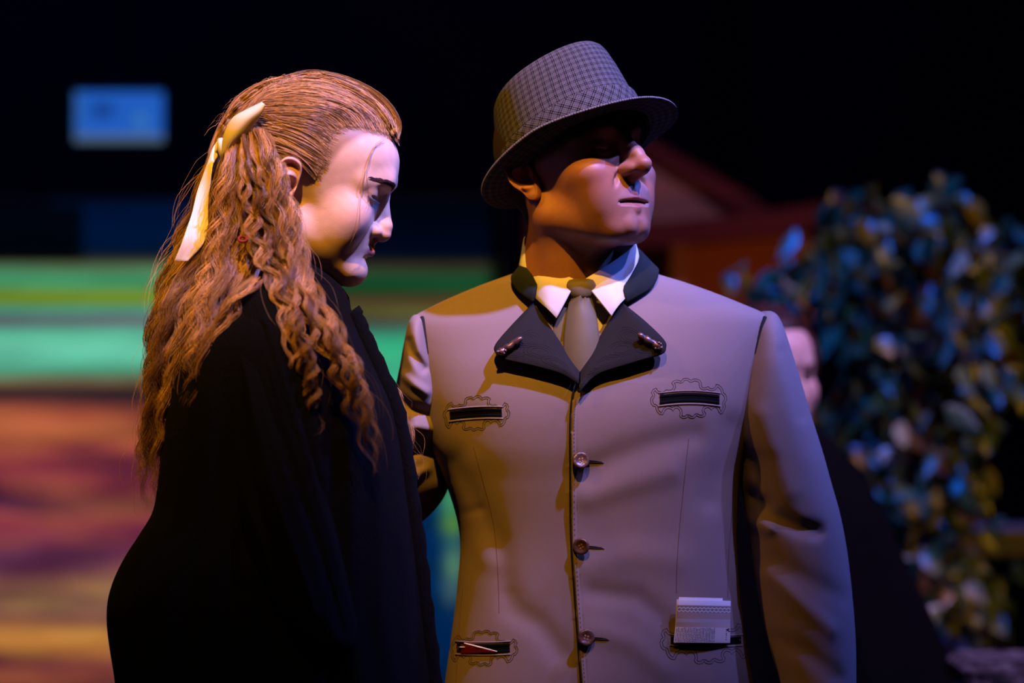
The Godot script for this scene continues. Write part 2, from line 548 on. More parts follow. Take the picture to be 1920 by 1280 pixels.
func man_prims() -> void:
	prims_clear()
	ell(Vector3(0, 0.022, -0.004), Vector3(0.076, 0.095, 0.097), 0.01)
	ell(Vector3(0, -0.035, 0.044), Vector3(0.060, 0.076, 0.050), 0.022)
	cap(Vector3(0.056, -0.066, 0.0), Vector3(0.021, -0.096, 0.068), 0.017, 0.0165, 0.024)
	ell(Vector3(0, -0.0965, 0.0765), Vector3(0.0225, 0.0165, 0.0165), 0.012)
	ell(Vector3(0.010, -0.0975, 0.0855), Vector3(0.009, 0.009, 0.007), 0.006)
	ell(Vector3(0.045, -0.032, 0.066), Vector3(0.021, 0.017, 0.024), 0.02)
	ell(Vector3(0.034, -0.058, 0.066), Vector3(0.021, 0.028, 0.022), 0.018)
	cap(Vector3(-0.024, 0.019, 0.088), Vector3(0.024, 0.019, 0.088), 0.0115, 0.0115, 0.012)
	cap(Vector3(0.024, 0.019, 0.088), Vector3(0.048, 0.013, 0.066), 0.011, 0.0095, 0.012)
	ell(Vector3(0.032, -0.002, 0.104), Vector3(0.0195, 0.013, 0.0185), 0.012, -1.0)
	ell(Vector3(0.032, -0.001, 0.0735), Vector3(0.0138, 0.0128, 0.0135), 0.006)
	# nose: straight bridge, fleshy tip
	cap(Vector3(0, 0.009, 0.0945), Vector3(0, -0.018, 0.1115), 0.0080, 0.0090, 0.012)
	cap(Vector3(0, -0.018, 0.1115), Vector3(0, -0.0315, 0.1185), 0.0088, 0.0094, 0.006)
	ell(Vector3(0, -0.0322, 0.1180), Vector3(0.0104, 0.0088, 0.0115), 0.005)
	ell(Vector3(0.0120, -0.0345, 0.1035), Vector3(0.0066, 0.0070, 0.0112), 0.008)
	cap(Vector3(0, -0.0385, 0.1180), Vector3(0, -0.0435, 0.0985), 0.0056, 0.0055, 0.005)
	ell(Vector3(0.0076, -0.0438, 0.1060), Vector3(0.0038, 0.0040, 0.0070), 0.003, -1.0)
	# mouth, a little open
	ell(Vector3(0, -0.070, 0.0690), Vector3(0.033, 0.027, 0.0265), 0.014)
	cap(Vector3(0, -0.0660, 0.0910), Vector3(0.033, -0.0705, 0.0715), 0.0050, 0.0022, 0.005)
	cap(Vector3(0, -0.0785, 0.0900), Vector3(0.0310, -0.0745, 0.0705), 0.0058, 0.0024, 0.005)
	ell(Vector3(0, -0.0718, 0.0930), Vector3(0.0275, 0.0034, 0.0190), 0.0025, -1.0)
	# neck with its cords and adam's apple
	cap(Vector3(0, -0.06, -0.012), Vector3(0, -0.18, -0.074), 0.053, 0.056, 0.022)
	cap(Vector3(0.056, -0.045, -0.012), Vector3(0.016, -0.19, -0.030), 0.012, 0.011, 0.02)
	ell(Vector3(0, -0.135, 0.004), Vector3(0.010, 0.014, 0.010), 0.014)

func man_strokes(p: PackedVector3Array) -> void:
	stroke(p, [Vector3(0.0185, -0.0360, 0.0970), Vector3(0.029, -0.052, 0.0880), Vector3(0.040, -0.071, 0.075), Vector3(0.042, -0.083, 0.069)], 0.0034, 0.0060)
	stroke(p, [Vector3(0.0210, -0.0320, 0.0975), Vector3(0.0200, -0.0430, 0.0965)], 0.002, 0.0024)
	stroke(p, [Vector3(0.021, -0.0722, 0.0835), Vector3(0.0345, -0.0735, 0.0710)], 0.0016, 0.0030)
	stroke(p, [Vector3(0, -0.0890, 0.0895), Vector3(0.016, -0.0885, 0.0840)], 0.0045, 0.0026)
	stroke(p, [Vector3(0.0310, -0.076, 0.075), Vector3(0.0335, -0.087, 0.0710)], 0.0035, 0.0022)
	stroke(p, [Vector3(0, -0.098, 0.094), Vector3(0, -0.110, 0.090)], 0.0035, 0.0007)
	stroke(p, [Vector3(0, -0.052, 0.097), Vector3(0, -0.0605, 0.0965)], 0.0028, 0.0018)
	stroke(p, [Vector3(0.0185, -0.003, 0.0825), Vector3(0.025, -0.0062, 0.0860), Vector3(0.033, -0.0066, 0.0865), Vector3(0.041, -0.0042, 0.0830), Vector3(0.047, -0.0010, 0.0750)], 0.0015, 0.0030)
	stroke(p, [Vector3(0.0185, 0.004, 0.0850), Vector3(0.026, 0.0070, 0.0860), Vector3(0.036, 0.0065, 0.0835), Vector3(0.046, 0.0020, 0.0750)], 0.002, 0.0022)
	stroke(p, [Vector3(0.020, -0.0130, 0.0880), Vector3(0.030, -0.0175, 0.0870), Vector3(0.042, -0.0165, 0.0800), Vector3(0.050, -0.011, 0.071)], 0.0035, 0.0018)

# colour of the skin itself: lips, cheeks, brows, stubble (linear values)
func paint(p: PackedVector3Array, tone: Color, lip: Color, upper: Array, lower: Array, brow: Array, brow_c: Color, stub := 0.0, lip_r := 0.0042) -> PackedColorArray:
	var out := PackedColorArray()
	for v in p:
		var a := Vector3(absf(v.x), v.y, v.z)
		var c := tone
		var n := sin(v.x * 310.0 + sin(v.y * 170.0) * 2.0) * sin(v.y * 260.0 + sin(v.z * 190.0) * 2.0)
		c = c * (1.0 + 0.05 * n)
		var flush := exp(-pow((a - Vector3(0.042, -0.038, 0.08)).length() / 0.024, 2.0)) * 0.35 + exp(-pow((a - Vector3(0.0, -0.042, 0.122)).length() / 0.014, 2.0)) * 0.4
		c = c.lerp(Color(tone.r, tone.g * 0.62, tone.b * 0.58), flush)
		if v.z > 0.05:
			if stub > 0.0:
				var s := smoothstep(-0.05, -0.062, v.y) * smoothstep(-0.15, -0.12, v.y) * stub
				c = c.lerp(Color(tone.r * 0.62, tone.g * 0.66, tone.b * 0.72), s)
			var d := minf(path_dist(a, upper), path_dist(a, lower))
			c = c.lerp(lip, smoothstep(lip_r * 1.35, lip_r * 0.85, d))
		out.append(c)
	return out
# ---------------------------------------------------------------- lamps and the room
func stage_light(at: Vector3, to: Vector3, c: Color, energy: float, angle: float, label: String) -> void:
	var d := (to - at).normalized()
	var b := Basis.looking_at(d, Vector3.UP)
	var t := thing("stage_light", at, label, "spotlight")
	var tr := Transform3D(b, at)
	var can := lathe([Vector2(0.001, -0.16), Vector2(0.07, -0.155), Vector2(0.085, -0.12), Vector2(0.09, 0.10), Vector2(0.098, 0.11), Vector2(0.098, 0.13), Vector2(0.088, 0.13), Vector2(0.085, 0.11)], 24)
	var turn := Transform3D(Basis(Vector3.RIGHT, -PI / 2), Vector3.ZERO)
	obj("housing", moved(moved(can, turn), tr), std(Color(0.05, 0.05, 0.055), 0.5), t)
	var glow := std(c, 0.3)
	glow.emission_enabled = true
	glow.emission = c
	glow.emission_energy_multiplier = 2.0
	var disc := lathe([Vector2(0.001, 0.112), Vector2(0.045, 0.108), Vector2(0.084, 0.098)], 24)
	obj("lens", moved(moved(disc, turn), tr), glow, t)
	var yoke := tube([tr * Vector3(-0.11, 0, 0), tr * Vector3(-0.115, 0.1, 0), at + Vector3(0, 0.2, 0), tr * Vector3(0.115, 0.1, 0), tr * Vector3(0.11, 0, 0)], 0.008, 6)
	obj("yoke", yoke, std(Color(0.05, 0.05, 0.055), 0.5), t)
	obj("hanging_rod", tube([at + Vector3(0, 0.19, 0), Vector3(at.x, 8.01, at.z)], 0.015, 8), std(Color(0.05, 0.05, 0.055), 0.5), t)
	var l := SpotLight3D.new()
	l.name = "beam"
	t.add_child(l)
	l.transform = Transform3D(b, d * 0.16)
	l.light_color = c
	l.light_energy = energy
	l.light_size = 0.075
	l.spot_angle = angle
	l.spot_angle_attenuation = 1.0
	l.spot_range = 20.0
	l.spot_attenuation = 2.0
	l.shadow_enabled = true

func struct(called: String, m: Mesh, mat: Material) -> void:
	var o := MeshInstance3D.new()
	o.name = called
	o.mesh = m
	o.material_override = mat
	o.set_meta("kind", "structure")
	add_child(o, true)

func stage() -> void:
	var black := std(Color(0.03, 0.03, 0.035), 0.9)
	relief(black, noise_tex(256, 0.03, 4, 3), 0.2, 1.0)
	var fl := std(Color(0.06, 0.06, 0.07), 0.6)
	relief(fl, noise_tex(256, 0.02, 4, 4), 0.1, 1.0)
	struct("floor", chamfer_box(Vector3(0, -0.1, -0.5), Vector3(14, 0.2, 13), 0.01), fl)
	struct("ceiling", chamfer_box(Vector3(0, 8.1, -0.5), Vector3(14, 0.2, 13), 0.01), black)
	struct("wall_back", chamfer_box(Vector3(0, 4, -7.1), Vector3(14, 8, 0.2), 0.01), black)
	struct("wall_front", chamfer_box(Vector3(0, 4, 6.1), Vector3(14, 8, 0.2), 0.01), black)
	struct("wall_left", chamfer_box(Vector3(-7.1, 4, -0.5), Vector3(0.2, 8, 13), 0.01), black)
	struct("wall_right", chamfer_box(Vector3(7.1, 4, -0.5), Vector3(0.2, 8, 13), 0.01), black)
# ---------------------------------------------------------------- the man
# the jacket's body: rows of pixel heights with its left and right edge, front depth, back depth
const TORSO := [[498.0, 1000.0, 1190.0, 0.036, 0.075], [506.0, 980.0, 1208.0, 0.038, 0.085], [516.0, 952.0, 1240.0, 0.042, 0.092], [530.0, 912.0, 1286.0, 0.05, 0.098], [550.0, 862.0, 1342.0, 0.06, 0.104],
	[570.0, 818.0, 1392.0, 0.069, 0.108], [590.0, 780.0, 1436.0, 0.078, 0.11], [610.0, 766.0, 1448.0, 0.086, 0.112], [650.0, 768.0, 1446.0, 0.099, 0.115], [700.0, 776.0, 1437.0, 0.112, 0.116],
	[760.0, 786.0, 1425.0, 0.121, 0.115], [830.0, 803.0, 1405.0, 0.121, 0.112], [900.0, 834.0, 1388.0, 0.115, 0.107], [1000.0, 861.0, 1381.0, 0.109, 0.102], [1100.0, 857.0, 1385.0, 0.109, 0.104],
	[1200.0, 845.0, 1397.0, 0.113, 0.11], [1280.0, 834.0, 1411.0, 0.117, 0.116], [1400.0, 820.0, 1432.0, 0.12, 0.122], [1520.0, 808.0, 1450.0, 0.122, 0.126]]
const TORSO_N := 2.5
const TURN := 0.04

const LAP := [[712.0, 1086.0], [738.0, 1074.0], [790.0, 1069.0], [880.0, 1069.0], [1000.0, 1070.0], [1100.0, 1076.0], [1200.0, 1083.0], [1290.0, 1090.0], [1400.0, 1100.0], [1530.0, 1113.0]]

# soft folds of the front: path in pixels, radius in pixels, depth in metres (positive presses in)
var folds := [
	[[Vector2(1085, 880), Vector2(1150, 850), Vector2(1230, 825), Vector2(1290, 812)], 26.0, 0.0045],
	[[Vector2(1100, 925), Vector2(1170, 900), Vector2(1250, 880)], 24.0, -0.0035],
	[[Vector2(1365, 800), Vector2(1352, 860), Vector2(1330, 930)], 26.0, 0.007],
	[[Vector2(1100, 1050), Vector2(1180, 1030), Vector2(1260, 1040)], 30.0, -0.003],
	[[Vector2(1110, 1100), Vector2(1190, 1110), Vector2(1250, 1160)], 20.0, 0.0035],
	[[Vector2(1120, 1170), Vector2(1180, 1190), Vector2(1240, 1240)], 22.0, -0.003],
	[[Vector2(850, 870), Vector2(890, 930), Vector2(935, 1010), Vector2(950, 1100)], 22.0, 0.005],
	[[Vector2(880, 1010), Vector2(905, 1040), Vector2(930, 1050)], 20.0, -0.003],
	[[Vector2(960, 1130), Vector2(1010, 1160), Vector2(1050, 1210)], 24.0, 0.0045],
	[[Vector2(850, 860), Vector2(880, 830), Vector2(890, 790)], 26.0, 0.005],
	[[Vector2(870, 960), Vector2(900, 950)], 10.0, 0.003]]

func fold_at(x: float, y: float) -> float:
	var d := 0.0
	var p := Vector2(x, y)
	for f in folds:
		var r: float = f[1]
		var best := 1e9
		for k in f[0].size() - 1:
			var a: Vector2 = f[0][k]
			var b: Vector2 = f[0][k + 1]
			var h := clampf((p - a).dot(b - a) / (b - a).length_squared(), 0.0, 1.0)
			var q := (p - a - (b - a) * h).length()
			# fades out towards the ends of the path
			best = minf(best, q)
		if best < r * 2.4: d -= 0.8 * f[2] * exp(-best * best / (r * r))
	return d

func jacket_v(x: float, y: float) -> float:
	# how deep a pixel lies inside the open neck of the jacket
	if y > 700.0: return 0.0
	var l := lerpf(1003.0, 1086.0, clampf((y - 560.0) / 138.0, 0.0, 1.0)) + 3.0
	var r := lerpf(1167.0, 1087.0, clampf((y - 560.0) / 138.0, 0.0, 1.0)) - 3.0
	return smoothstep(0.0, 14.0, minf(x - l, r - x))

# depth of the jacket's front at a pixel of the plane z = 0
func jacket_z(x: float, y: float) -> float:
	var l := table(TORSO, y, 1)
	var r := table(TORSO, y, 2)
	var b := table(TORSO, y, 3)
	var u := clampf((x - (l + r) / 2.0) / ((r - l) / 2.0), -1.0, 1.0)
	var z := b * pow(maxf(1.0 - pow(absf(u), TORSO_N), 0.0), 1.0 / TORSO_N)
	z += TURN * (x - (l + r) / 2.0) / 1450.0
	if y > 712.0:
		# the left front laps over the right one
		var dx := x - table(LAP, y)
		if dx > 0.0 and dx < 320.0: z += 0.0042 * exp(-dx / 55.0)
	return z + fold_at(x, y) * (1.0 - pow(absf(u), 6.0)) - 0.018 * jacket_v(x, y)

# the point of the jacket's front that shows at a pixel, lifted by off
func on_jacket(x: float, y: float, off := 0.0) -> Vector3:
	var z := 0.1
	for k in 4:
		var s := (CAM_Z - z) / CAM_Z
		z = jacket_z(960.0 + (x - 960.0) * s, 640.0 + (y - 640.0) * s)
	return px(x, y, z + off)

func jacket_body() -> ArrayMesh:
	var nu := 320
	var nv := 210
	var pts := PackedVector3Array()
	for j in nv:
		var f := float(j) / (nv - 1)
		var y := 498.0 + (1520.0 - 498.0) * (0.75 * f + 0.25 * f * f)
		var l := table(TORSO, y, 1)
		var r := table(TORSO, y, 2)
		var bb := table(TORSO, y, 4)
		for i in nu:
			var a := TAU * i / nu
			# two thirds of the columns on the front
			a = a - 0.33 * sin(2.0 * a) * 0.0
			var c := cos(a)
			var u := signf(c) * pow(absf(c), 2.0 / TORSO_N)
			var x := (l + r) / 2.0 + (r - l) / 2.0 * u
			var z: float
			if sin(a) >= 0.0: z = jacket_z(x, y)
			else: z = -bb * pow(absf(sin(a)), 2.0 / TORSO_N) + TURN * (x - (l + r) / 2.0) / 1450.0
			pts.append(px(x, y, 0.0) * Vector3(1, 1, 0) + Vector3(0, 0, z))
	return grid_mesh(pts, nu, nv, true, false)

# a limb of cloth from horizontal slices: [y, left, right, z, half depth] in pixels and metres
func slices(rows: Array, nu: int, nv: int, creases: Array, close_top := true) -> ArrayMesh:
	var pts := PackedVector3Array()
	var y0: float = rows[0][0]
	var y1: float = rows[rows.size() - 1][0]
	for j in nv:
		var f := float(j) / (nv - 1)
		var y := lerpf(y0, y1, 0.55 * f + 0.45 * f * f)
		var l := table(rows, y, 1)
		var r := table(rows, y, 2)
		var zc := table(rows, y, 3)
		var b := table(rows, y, 4)
		for i in nu:
			var a := TAU * i / nu
			var x := (l + r) / 2.0 + (r - l) / 2.0 * cos(a)
			var s := (CAM_Z - zc) / CAM_Z
			var p := Vector3((x - 960.0) / 1450.0 * s, CAM_Y - (y - 640.0) / 1450.0 * s, zc + b * sin(a))
			pts.append(p)
	for c in creases:
		var path := []
		for q in c[0]:
			path.append(Vector2(q.x, q.y))
		for k in pts.size():
			var p := pts[k]
			var s := (CAM_Z - p.z) / CAM_Z
			var v := Vector2(960.0 + p.x * 1450.0 / s, 640.0 + (CAM_Y - p.y) * 1450.0 / s)
			var row: int = k / nu
			if sin(TAU * (k % nu) / nu) < -0.2: continue
			var best := 1e9
			for m in path.size() - 1:
				var aa: Vector2 = path[m]
				var bb: Vector2 = path[m + 1]
				var h := clampf((v - aa).dot(bb - aa) / (bb - aa).length_squared(), 0.0, 1.0)
				best = minf(best, (v - aa - (bb - aa) * h).length())
			if best < c[1] * 2.5: pts[k].z -= 0.9 * c[2] * exp(-best * best / (c[1] * c[1]))
	return grid_mesh(pts, nu, nv, true, false)

# a thin cord through pixels, laid on the jacket
func cord(path: Array, r: float, off: float, sides := 5) -> ArrayMesh:
	var p := []
	for v in path: p.append(on_jacket(v.x, v.y, off))
	return tube(p, r, sides, false)

# a patch of cloth between two pixel curves: la runs along one edge, lb along the other
func patch(la: Array, lb: Array, nu: int, nv: int, off: Callable, thick: float) -> ArrayMesh:
	var pts := PackedVector3Array()
	for j in nv:
		var v := float(j) / (nv - 1)
		for i in nu:
			var u := float(i) / (nu - 1)
			var q: Vector2 = (catmull(la, u) as Vector2).lerp(catmull(lb, u), v)
			pts.append(on_jacket_flat(q.x, q.y) + Vector3(0, 0, off.call(u, v)))
	return slab(pts, nu, nv, thick, false, PackedVector2Array(), true)

# like on_jacket, without the open neck
func on_jacket_flat(x: float, y: float) -> Vector3:
	var z := 0.1
	for k in 4:
		var s := (CAM_Z - z) / CAM_Z
		var X := 960.0 + (x - 960.0) * s
		var Y := 640.0 + (y - 640.0) * s
		z = jacket_z(X, Y) + 0.018 * jacket_v(X, Y)
	return px(x, y, z)

const SCALLOPS := [-1.28, -0.2, -1.23, -0.3, -1.12, -0.36, -1.05, -0.25, -0.93, -0.21, -0.84, -0.25, -0.78, -0.3, -0.68, -0.28, -0.58, -0.31, -0.54, -0.39, -0.55, -0.46, -0.6, -0.51, -0.57, -0.57, -0.49, -0.61, -0.39, -0.62, -0.28, -0.58, -0.23, -0.66, -0.11, -0.69, -0.02, -0.66, 0.05, -0.61, 0.12, -0.66, 0.22, -0.66, 0.34, -0.62, 0.4, -0.53, 0.39, -0.45, 0.42, -0.38, 0.49, -0.36, 0.57, -0.38, 0.61, -0.41, 0.67, -0.35, 0.75, -0.33, 0.84, -0.37, 0.88, -0.44, 0.87, -0.48, 0.96, -0.47, 1.06, -0.39, 1.12, -0.29, 1.13, -0.2, 1.2, -0.15, 1.25, -0.04, 1.24, 0.06, 1.17, 0.16, 1.2, 0.25, 1.16, 0.39, 1.1, 0.48, 1.04, 0.51, 0.98, 0.45, 0.93, 0.33, 0.85, 0.28, 0.77, 0.33, 0.73, 0.39, 0.68, 0.32, 0.6, 0.29, 0.52, 0.32, 0.49, 0.41, 0.55, 0.5, 0.51, 0.58, 0.43, 0.62, 0.32, 0.61, 0.23, 0.56, 0.17, 0.64, 0.08, 0.66, -0.02, 0.63, -0.05, 0.58, -0.11, 0.64, -0.21, 0.66, -0.3, 0.62, -0.34, 0.56, -0.31, 0.49, -0.33, 0.39, -0.41, 0.31, -0.49, 0.32, -0.55, 0.41, -0.61, 0.35, -0.72, 0.32, -0.82, 0.38, -0.89, 0.53, -1, 0.52, -1.09, 0.43, -1.13, 0.33, -1.14, 0.26, -1.22, 0.25, -1.29, 0.16, -1.31, 0.04, -1.28, -0.06, -1.22, -0.09]

# scalloped embroidery round a pocket, in pocket units: the slit runs from -1 to 1
func embroidery(mid: Vector2, half: float, tilt: float, grow: float, flip := 1.0) -> ArrayMesh:
	var ring := PackedVector2Array()
	for k in range(0, SCALLOPS.size(), 2): ring.append(Vector2(SCALLOPS[k], SCALLOPS[k + 1]))
	var rings := [ring]
	var best := PackedVector2Array()
	for q in Geometry2D.offset_polygon(ring, -0.07, Geometry2D.JOIN_ROUND):
		if q.size() > best.size(): best = q
	rings.append(best)
	var parts := []
	for r in rings:
		var lo := []
		for k in r.size() + 1:
			var q: Vector2 = r[k % r.size()]
			lo.append(mid + (Vector2(q.x * flip, q.y) * half * grow).rotated(tilt))
		parts.append(cord(lo, 0.00036, 0.0001, 4))
	return joined(parts)

func pocket(mid: Vector2, half: float, tall: float, tilt: float, arch: float) -> ArrayMesh:
	# two dark lips with a gap between
	var parts := []
	for lip in 3:
		var pts := PackedVector3Array()
		for j in 5:
			for i in 25:
				var u := -1.0 + 2.0 * i / 24.0
				var v := j / 4.0
				var lo: float = [-1.0, -0.25, 0.35][lip]
				var hi: float = [-0.3, 0.40, 1.0][lip]
				var w := Vector2(u * half, lerpf(lo, hi, v) * tall + arch * (u * u - 0.5)).rotated(tilt) + mid
				var off: float = (0.0004 + 0.0008 * sin(v * PI)) if lip != 1 else 0.0003
				pts.append(on_jacket(w.x, w.y, off))
		parts.append(grid_mesh(pts, 25, 5))
	return joined(parts)

func button_mesh(at: Vector3, r: float, tilt: Vector3) -> Array:
	var b := Basis.from_euler(tilt)
	var prof := [Vector2(0.0005, 0.0018), Vector2(r * 0.45, 0.0019), Vector2(r * 0.62, 0.0032), Vector2(r * 0.85, 0.0036), Vector2(r * 0.98, 0.0024), Vector2(r, 0.0006), Vector2(r * 0.9, -0.001), Vector2(0.0005, -0.001)]
	var disc := lathe(prof, 28)
	var turn := Transform3D(Basis(Vector3.RIGHT, PI / 2), Vector3.ZERO)
	var holes := []
	for k in 4:
		var a := PI / 4 + k * PI / 2
		holes.append(moved(lathe([Vector2(0.0001, 0.0022), Vector2(0.0011, 0.0021), Vector2(0.0013, 0.0019)], 10), Transform3D(Basis.IDENTITY, Vector3(cos(a), 0, sin(a)) * r * 0.24)))
	var tr := Transform3D(b, at) * turn
	return [moved(disc, tr), moved(joined(holes), tr)]

func head_basis(yaw: float, pitch: float, roll: float, scale: float, deep := 1.0) -> Basis:
	return Basis(Vector3.UP, deg_to_rad(yaw)) * Basis(Vector3.RIGHT, deg_to_rad(pitch)) * Basis(Vector3.BACK, deg_to_rad(roll)) * Basis.from_scale(Vector3(scale, scale, scale * deep))

func skin_mat(rough := 0.5) -> StandardMaterial3D:
	var m := std(Color(1, 1, 1), rough, 0.0, 0.45)
	m.vertex_color_use_as_albedo = true
	m.subsurf_scatter_enabled = true
	m.subsurf_scatter_strength = 0.08
	relief(m, noise_tex(512, 0.09, 3, 11), 0.012, 14.0)
	return m

func cloth_mat(c: Color, tiles: float, cm: float, rough := 0.85, sheen := 0.25) -> StandardMaterial3D:
	var m := std(c, rough, 0.0, 0.3)
	m.rim_enabled = sheen > 0.0
	m.rim = sheen
	m.rim_tint = 0.6
	relief(m, noise_tex(512, 0.16, 2, 21), cm, tiles)
	return m

func man() -> void:
	var t := thing("person", Vector3(0.07, 0, 0), "man in grey felt hat and taupe jacket with dark lapels, looking right", "person")
	# head, neck and ears: one surface
	man_prims()
	var nu := 230
	var nv := 200
	var p := head_points(nu, nv)
	man_strokes(p)
	var cols := paint(p, Color(0.29, 0.125, 0.082), Color(0.23, 0.075, 0.06), [Vector3(0, -0.0660, 0.0955), Vector3(0.033, -0.0705, 0.0710)], [Vector3(0, -0.0785, 0.0950), Vector3(0.0310, -0.0745, 0.0700)], [], Color.BLACK, 0.35)
	var hb := head_basis(MAN_YAW, MAN_PITCH, MAN_ROLL, MAN_SCALE, 0.91)
	var anchor := px(1000, 335, 0.085)
	var hx := Transform3D(hb, anchor - hb * Vector3(-0.072, -0.02, 0.0))
	var m := grid_mesh(p, nu, nv, true, true, cols)
	var parts := [moved(m, hx)]
	for sg in [-1.0, 1.0]:
		var er := with_color(ear_mesh(1.04), Color(0.28, 0.11, 0.072))
		var eb := Basis(Vector3(-sg * 0.1, 0, 1).normalized(), Vector3(0, 1, -0.12).normalized(), Vector3(sg, 0, 0))
		parts.append(moved(er, hx * Transform3D(eb, Vector3(sg * 0.0765, -0.016, -0.002))))
	obj("body", joined(parts), skin_mat(), t)
	# short hair at the back and sides of the head, under the hat
	var hair := PackedVector3Array()
	for k in p.size():
		var v := p[k]
		var line := 0.012 if v.z > 0.0 else lerpf(0.012, -0.075, clampf(-v.z / 0.06, 0.0, 1.0))
		var on := smoothstep(line - 0.012, line + 0.006, v.y) * smoothstep(0.062, 0.045, v.z - maxf(0.0, v.y - 0.05) * 0.6)
		hair.append(HC + (v - HC) * (1.0 + (0.05 * on - 0.03)))
	obj("hair", moved(grid_mesh(hair, nu, nv, true, true), hx), cloth_mat(Color(0.16, 0.11, 0.08), 30.0, 0.1, 0.6), t)
	# eyes
	for sg in [-1.0, 1.0]:
		var ey := obj("eye", moved(lathe(ball(0.0112), 20), hx * Transform3D(Basis.IDENTITY, Vector3(sg * 0.032, -0.003, 0.0745))), std(Color(0.8, 0.76, 0.72), 0.2), t)
		var ir := moved(lathe([Vector2(0.0001, 0.0113), Vector2(0.003, 0.0112), Vector2(0.0055, 0.0102)], 16), hx * Transform3D(Basis(Vector3.RIGHT, PI / 2), Vector3(sg * 0.032, -0.003, 0.0745)))
		obj("iris", ir, std(Color(0.16, 0.1, 0.06), 0.15), ey)
		var bw := []
		for k in 70:
			var f := rng.randf()
			var a := Vector3(sg * lerpf(0.012, 0.05, f), 0.0175 + 0.005 * sin(f * 2.6) + rng.randf_range(-0.0035, 0.0035), lerpf(0.101, 0.075, f * f))
			a = ray_out((a - HC).normalized())
			bw.append(tube([hx * a, hx * (a + Vector3(sg * 0.006, 0.002, 0.0)), hx * (a + Vector3(sg * 0.011, 0.001, -0.003))], [0.0004, 0.0004, 0.0001], 3, false))
		obj("eyebrow", joined(bw), std(Color(0.12, 0.08, 0.06), 0.6), t)
	man_hat(t)
	man_jacket(t)
	man_shirt(t)
	man_legs(t)
	# things carried in the pockets
	leaflet()

func ball(r: float) -> Array:
	var o := []
	for k in 13: o.append(Vector2(maxf(sin(PI * k / 12.0) * r, 0.0001), -cos(PI * k / 12.0) * r))
	o.reverse()
	return o

func with_color(m: ArrayMesh, c: Color) -> ArrayMesh:
	var a := m.surface_get_arrays(0)
	var cc := PackedColorArray()
	cc.resize((a[Mesh.ARRAY_VERTEX] as PackedVector3Array).size())
	cc.fill(c)
	a[Mesh.ARRAY_COLOR] = cc
	var o := ArrayMesh.new()
	o.add_surface_from_arrays(Mesh.PRIMITIVE_TRIANGLES, a)
	return o

const MAN_YAW := 48.0
const MAN_PITCH := -15.0
const MAN_ROLL := 0.0
const MAN_SCALE := 1.08

func weave_tex() -> ImageTexture:
	# a small glen check of black and pale threads
	var n := 512
	var im := Image.create(n, n, false, Image.FORMAT_RGB8)
	rng.seed = 5
	for y in n:
		for x in n:
			var warpf := (x / 4) % 8
			var weft := (y / 4) % 8
			var light_x := warpf < 2 or (warpf % 2 == 0 and (x / 64) % 2 == 0)
			var light_y := weft < 2 or (weft % 2 == 0 and (y / 64) % 2 == 0)
			var over := ((x / 4) + (y / 4)) % 4 < 2
			var l := light_x if over else light_y
			var v := (0.40 if l else 0.075) + rng.randf_range(-0.03, 0.03)
			# threads are round: darker in the joints
			v *= 0.8 if (x % 4 == 0 or y % 4 == 0) else 1.0
			im.set_pixel(x, y, Color(v, v * 1.0, v * 1.04))
	return ImageTexture.create_from_image(im)

